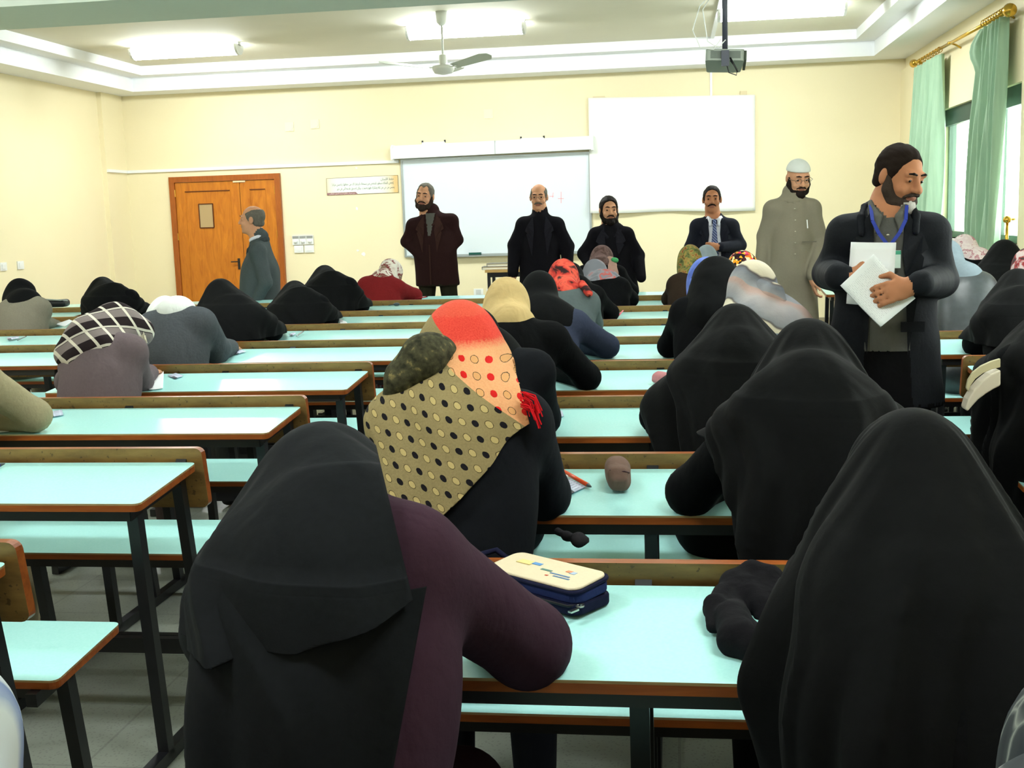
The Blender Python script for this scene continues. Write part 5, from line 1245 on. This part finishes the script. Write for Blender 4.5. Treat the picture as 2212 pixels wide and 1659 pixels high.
sheet('exam_paper', [at(1887, 549, 4.12), at(1977, 645, 4.08), at(1902, 707, 4.04), at(1815, 617, 4.10)], M_printed, 'tilted stack of printed exam paper in front, held in the man\'s hands', .012, .006)

# ------------------------------------------------------------------ things lying on the desks
def dp(px, py, y0, dz=0):
    z = .757
    for _ in range(5): p = onz(px, py, z); z = .757+.0738*(p[1]-y0)
    p = onz(px, py, z); return p+np.array([0, 0, dz])
n = N('id_card_print', .4, .4); u_ = n.n('ShaderNodeUVMap'); u_.uv_map = 'UVMap'; U = n.sep(u_.outputs[0])
ln = n.math('MULTIPLY', n.math('LESS_THAN', n.math('FRACT', n.math('MULTIPLY', U[1], 6)), .4), n.math('LESS_THAN', n.math('FRACT', n.math('MULTIPLY', U[0], 2.3)), .75))
ph_ = n.math('MULTIPLY', n.math('LESS_THAN', U[0], .3), n.math('GREATER_THAN', U[1], .5))
M_id = n.col(n.mix(ph_, n.mix(n.math('MULTIPLY', ln, .6), lin((206, 214, 234)), lin((120, 126, 160))), lin((84, 84, 96))))
def card(c4, y0, label, mat=None, name='id_card', cat='card', t=.0015, grp='identity cards on the desks'):
    q = [dp(a, b, y0, .004) for a, b in c4]; return sheet(name, q, mat or M_id, label, 0, t, grp, cat, 2)
card([(1198, 1050), (1232, 1038), (1264, 1056), (1231, 1072)], mid(1), 'white identity card beside the orange pencil')
card([(104, 893), (134, 888), (137, 899), (107, 904)], lef(2), 'identity card just right of the khaki elbow')
card([(362, 813), (380, 808), (396, 814), (378, 820)], lef(3), 'identity card on the desk right of the plaid shawl')
card([(498, 762), (520, 757), (532, 761), (510, 767)], lef(4), 'identity card right of the charcoal wool coat')
card([(624, 724), (634, 720), (640, 722), (630, 727)], lef(5), 'identity card beside the elbow of the woman in a long black hood')
card([(1198, 893), (1214, 890), (1218, 902), (1200, 905)], mid(2), 'identity card right of the dark grey sleeve on the third desk')
card([(14, 731), (40, 728), (42, 732), (18, 736)], row_y('far', 5), 'identity card on the desk at the left edge')
for c4, y0, lb in (([(-60, 915), (-2, 893), (46, 930), (0, 938)], lef(2), 'white paper under the khaki sleeve'), ([(330, 812), (354, 805), (352, 842), (322, 845)], lef(3), 'white paper under the hand of the woman in the plaid shawl'),
                   ([(733, 690), (748, 697), (752, 702), (733, 702)], lef(6), 'white paper corner right of the hunched black figure'), ([(118, 702), (150, 692), (157, 695), (140, 707)], row_y('far', 6), 'white paper by the warm grey tweed sleeve')):
    sheet('exam_paper', [dp(a, b, y0, .006) for a, b in c4], M_paper, lb, .003, .0015)
def pencil(a, b, y0, col, label, r=.0045, name='pen', tip=True, cat='pen'):
    p, q = dp(a[0], a[1], y0, .009), dp(b[0], b[1], y0, .009); c = (p+q)/2; d = unit(q-p)
    e = empty(name, tuple(c), label, cat)
    MB().tube([p-c, q-c-d*.018], r, 8).obj('barrel', col, e, True)
    MB().tube([q-c-d*.018, q-c-d*.004, q-c], [r, r*.4, .0006], 8).obj('tip', plain('grey_pen_tip', (70, 76, 76), .4, .4), e, True)
M_or = plain('orange_pencil_paint', (236, 84, 32), .35, .5)
pencil((1209, 1021), (1278, 1060), mid(1), M_or, 'orange pencil on the second desk of the middle block', .0055, 'pencil', cat='pencil')
pencil((1346, 674), (1333, 688), mid(6), plain('pink_pen', (226, 90, 110), .4), 'pink pen on the desk by the black sleeve')
pencil((895, 648), (925, 643), lef(8), plain('red_pen', (190, 50, 60), .4), 'red pen on the frontmost desk beside the maroon coat')
pencil((641, 729), (657, 718), lef(5), plain('silver_pen', (150, 156, 156), .3, .5, .5), 'silver pen on the desk right of the long black hood')
pencil((38, 738), (58, 729), row_y('far', 5), plain('grey_pen', (120, 130, 130), .4), 'grey pen beside the identity card at the left edge')
pencil((-30, 1020), (12, 1008), lef(1), plain('blue_pen', (40, 50, 130), .4), 'blue pen cut off by the left edge of the photo', .006)
q = dp(1210, 1041, mid(1), .008); s = SDF(); s.box(q, (.02, .012, .009), 0, rotm(.4), .004); tag(to_obj('eraser', s.mesh(.003), [plain('white_grey_rubber', (190, 200, 196), .7)], None, q), 'small pale eraser above the white identity card', 'eraser').location = tuple(q)
q = dp(857, 661, lef(7), .012); s = SDF(); s.ell(q, (.025, .02, .013), 0); s.cap(q, q+np.array([-.06, 0, -.006]), .004, .004, 0, .004)
tag(to_obj('sharpener', s.mesh(.004), [plain('dark_grey_plastic', (60, 72, 74), .4)], None, q), 'small dark sharpener on the desk below the maroon coat', 'sharpener').location = tuple(q)
# brown zip pouch
q = dp(1335, 1048, mid(1), .0); e = empty('pencil_pouch', tuple(q), 'soft brown pencil pouch standing alone on the second desk', 'pencil case', rz=.1)
s = SDF(); s.box((0, 0, .03), (.029, .075, .03), 0, None, .022, .01); s.ell((0, .02, .04), (.024, .05, .02), 0, None, .02); s.box((0, -.07, .022), (.021, .012, .02), 0, rotm(0, -.4), .01, .01)
to_obj('pouch', s.mesh(.004), [cloth('mauve_brown_suede', (110, 88, 78), .25, 50, .9, .3)], e, (0, 0, 0), amp=.0022, seed=6, fr=60, ax=(1, 1, 1))
MB().tube([(-.022, -.062, .052), (-.005, -.068, .047), (.012, -.07, .05), (.024, -.064, .045)], .0025, 6).obj('zip', plain('dark_maroon_zip', (64, 34, 34), .5), e, True)
# navy pencil case with a cream lid
A_ = dp(1098, 1262, mid(0)); B_ = dp(1268, 1318, mid(0)); c = (A_+B_)/2; rz_ = math.atan2(B_[1]-A_[1], B_[0]-A_[0])
e = empty('pencil_case', tuple(c), 'navy pencil case with a cream printed lid on the nearest desk', 'pencil case', rz=rz_)
M_navy = cloth('navy_canvas', (34, 42, 84), .2, 120, .8, .2); M_navd = cloth('dark_navy_canvas', (24, 26, 50), .2, 120, .8, .2); M_cream = cloth('cream_canvas', (222, 208, 178), .06, 160, .8, .1)
def rbox(x, y, z0, z1, r, mat, nm, tx=0, zs=0):
    m = MB(); m.prism(rrect(-x, -y, x, y, r, 6), lambda u, v, t: (u, v, t+zs*(v+y)), z0, z1); o = m.obj(nm, mat, e); b = o.modifiers.new('b', 'BEVEL'); b.width = .004; b.segments = 2; b.limit_method = 'ANGLE'; return o
rbox(.112, .05, .0, .020, .022, M_navd, 'case_base'); rbox(.11, .047, .018, .036, .022, M_navy, 'case_band', zs=.06); rbox(.112, .05, .035, .041, .022, M_navd, 'lid_piping', zs=.09); rbox(.106, .045, .040, .0455, .02, M_cream, 'lid', zs=.09)
MB().tube([(-.10, -.051, .017), (.0, -.053, .017), (.095, -.051, .017), (.112, -.03, .018)], .0025, 6).obj('zip', plain('black_zip', (20, 20, 26), .5), e, True)
zp = MB().tube([(.112+.006*math.cos(t*.785), -.04+.006*math.sin(t*.785), .018) for t in range(8)], .0016, 6, close=True); zp.box((.108, -.066, .013), (.116, -.047, .016)); zp.obj('zip_pull', M_chrome, e)
MB().bar((-.07, -.046, .048), (-.09, -.056, .046), .006, .002).obj('lid_zip_pull', M_chrome, e)
MB().tube([(-.11, .035, .03), (-.15, .03, .05), (-.165, .01, .045), (-.15, -.015, .03), (-.112, -.02, .024)], [.006]*5, 6).obj('wrist_loop', M_navd, e, True)
for x, y, w_, h_, cc in ((-.03, .012, .010, .005, (96, 150, 208)), (.004, -.002, .012, .003, (90, 130, 120)), (.045, .012, .006, .004, (226, 140, 100)), (.055, .010, .006, .005, (170, 190, 214)), (.04, -.008, .022, .002, (96, 130, 170)), (.05, -.016, .018, .002, (96, 130, 170)), (-.055, .01, .016, .010, (232, 210, 140)), (.02, -.02, .003, .002, (200, 90, 70))):
    MB().box((x-w_, y-h_, .0455+.09*(y+.045)-.0005), (x+w_, y+h_, .0462+.09*(y+.045))).obj('lid_print', plain('print_%d_%d' % (cc[0], cc[1]), cc, .7), e)
q = dp(1110, 1290, mid(0), .014); e2 = empty('highlighter', tuple(dp(1166, 1312, mid(0), .012)), 'yellow highlighter between the navy pencil case and the plum sleeve', 'marker', rz=rz_+.1)
MB().tube([(-.05, 0, 0), (.02, 0, 0)], .008, 10).obj('barrel', plain('yellow_plastic', (214, 206, 40), .4), e2, True); MB().tube([(.02, 0, 0), (.045, 0, 0)], .007, 10).obj('cap', plain('dark_yellow_plastic', (180, 170, 30), .4), e2, True)
e2 = empty('white_pen', tuple(dp(1112, 1288, mid(0), .016)), 'white capped pen beside the navy pencil case', 'pen', rz=rz_+.2)
MB().tube([(-.1, 0, 0), (-.012, 0, 0)], .005, 8).obj('barrel', plain('clear_grey_barrel', (200, 204, 204), .3), e2, True); MB().tube([(-.012, 0, 0), (.0, 0, 0), (.004, 0, 0)], [.007, .007, .004], 8).obj('end_cap', plain('white_pen', (240, 240, 240), .4), e2, True)
# crumpled black scarf
y0 = mid(0)
K_ = lambda px, py, h: dp(px, py, y0, h)
D_ = lambda px, py, d: at(px, py, d)
s = SDF(); o_ = K_(1620, 1340, 0)
s.chain([K_(1540, 1372, .014), K_(1545, 1345, .03), D_(1548, 1315, 1.89), D_(1562, 1285, 1.93)], [.010, .018, .024, .02], 0, .006)
s.chain([D_(1572, 1290, 1.94), D_(1588, 1256, 1.97), D_(1622, 1242, 1.985), D_(1660, 1254, 1.98), D_(1686, 1290, 1.95), D_(1686, 1318, 1.92), D_(1660, 1334, 1.89), D_(1642, 1338, 1.88)], [.022, .026, .028, .028, .03, .026, .02, .010], 0, .008)
s.chain([D_(1586, 1272, 1.95), D_(1584, 1318, 1.90), K_(1582, 1368, .024), K_(1592, 1408, .022), K_(1622, 1420, .018), K_(1652, 1412, .014)], [.022, .022, .026, .026, .02, .012], 0, .008)
s.chain([K_(1600, 1380, .016), K_(1640, 1405, .014), K_(1655, 1415, .012)], [.02, .018, .01], 0, .008)
s.chain([D_(1612, 1262, 1.95), D_(1622, 1290, 1.93), D_(1645, 1312, 1.91), D_(1668, 1318, 1.90)], [.022, .026, .024, .018], 0, .008)
s.chain([D_(1640, 1260, 1.96), D_(1662, 1290, 1.93)], [.02, .02], 0, .008)
tag(to_obj('crumpled_scarf', s.mesh(.0045), [cloth('charcoal_jersey', (24, 23, 26), .3, 80, .95, .3)], None, o_, amp=.007, seed=12, fr=34, ax=(1, 1, 1)), 'crumpled black scarf looped on the nearest desk against the backrest', 'scarf').location = tuple(o_)
# pink purse, dark bag, cream handbag
q = dp(1440, 830, mid(3)); s = SDF(); s.box(q+np.array([0, .0, .018]), (.045, .05, .018), 0, rotm(.5, 0, .15), .012); s.box(q+np.array([.01, 0, .03]), (.04, .045, .012), 0, rotm(.5, 0, .25), .01)
tag(to_obj('folded_cloth', s.mesh(.005), [cloth('dusty_pink_cloth', (190, 128, 132), .2, 60)], None, q, amp=.003, seed=2, fr=50, ax=(1, 1, 1)), 'folded dusty pink cloth pouch on the fourth desk of the middle block', 'pouch').location = tuple(q)
q = dp(118, 663, row_y('outer', 8)); e = empty('dark_bag', tuple(q), 'flat black bag lying on the far desk at the left', 'bag')
s = SDF(); s.box((0, 0, .03), (.11, .08, .03), 0, rotm(.2), .025); to_obj('bag_body', s.mesh(.008), [plain('black_bag_nylon', (24, 30, 32), .5, .3)], e, (0, 0, 0), amp=.003, seed=4, fr=30)
MB().tube([(-.08, -.07, .04), (-.02, -.09, .07), (.08, -.06, .06), (.12, .0, .05)], .006, 6).obj('strap', plain('pale_strap_edge', (170, 180, 170), .5), e, True)
c = at(2150, 850, 4.18); e = empty('handbag', tuple(c), 'cream leather handbag with a wide strap hanging beside the woman at the right edge', 'bag')
M_hb = plain('cream_leather', (206, 198, 160), .5, .3, var=.08)
def slab_px(pp, D, t, nm, mat, bev):
    q = [at(a, b, D) for a, b in pp]; m = MB(); n_ = len(q); f = np.array([0, t/2, 0])
    m.v = [tuple(p-c-f) for p in q]+[tuple(p-c+f) for p in q]; m.f = [tuple(range(n_)), tuple(range(2*n_-1, n_-1, -1))]+[(i, n_+i, n_+(i+1) % n_, (i+1) % n_) for i in range(n_)]; m.m = [0]*len(m.f)
    o = m.obj(nm, mat, e); w_ = o.modifiers.new('b', 'BEVEL'); w_.width = bev; w_.segments = 3; w_.limit_method = 'ANGLE'; return o
slab_px([(2160, 774), (2140, 780), (2118, 790), (2100, 804), (2090, 820), (2086, 838), (2091, 846), (2096, 832), (2106, 818), (2122, 806), (2142, 797), (2160, 793)], 4.15, .016, 'strap', M_hb, .003)
slab_px([(2156, 796), (2134, 806), (2114, 822), (2098, 840), (2086, 860), (2080, 880), (2085, 886), (2095, 874), (2108, 860), (2124, 848), (2140, 838), (2156, 830)], 4.15, .07, 'bag_body', plain('pale_cream_leather', (222, 212, 192), .5, .3), .012)
tail(W3, 'belt_end', [at(1205, 1148, 2.50), at(1225, 1158, 2.46), at(1252, 1166, 2.42), at(1268, 1167, 2.42)], [.010, .007, .012, .006], cloth('charcoal_belt', (46, 44, 48), .2), .005)
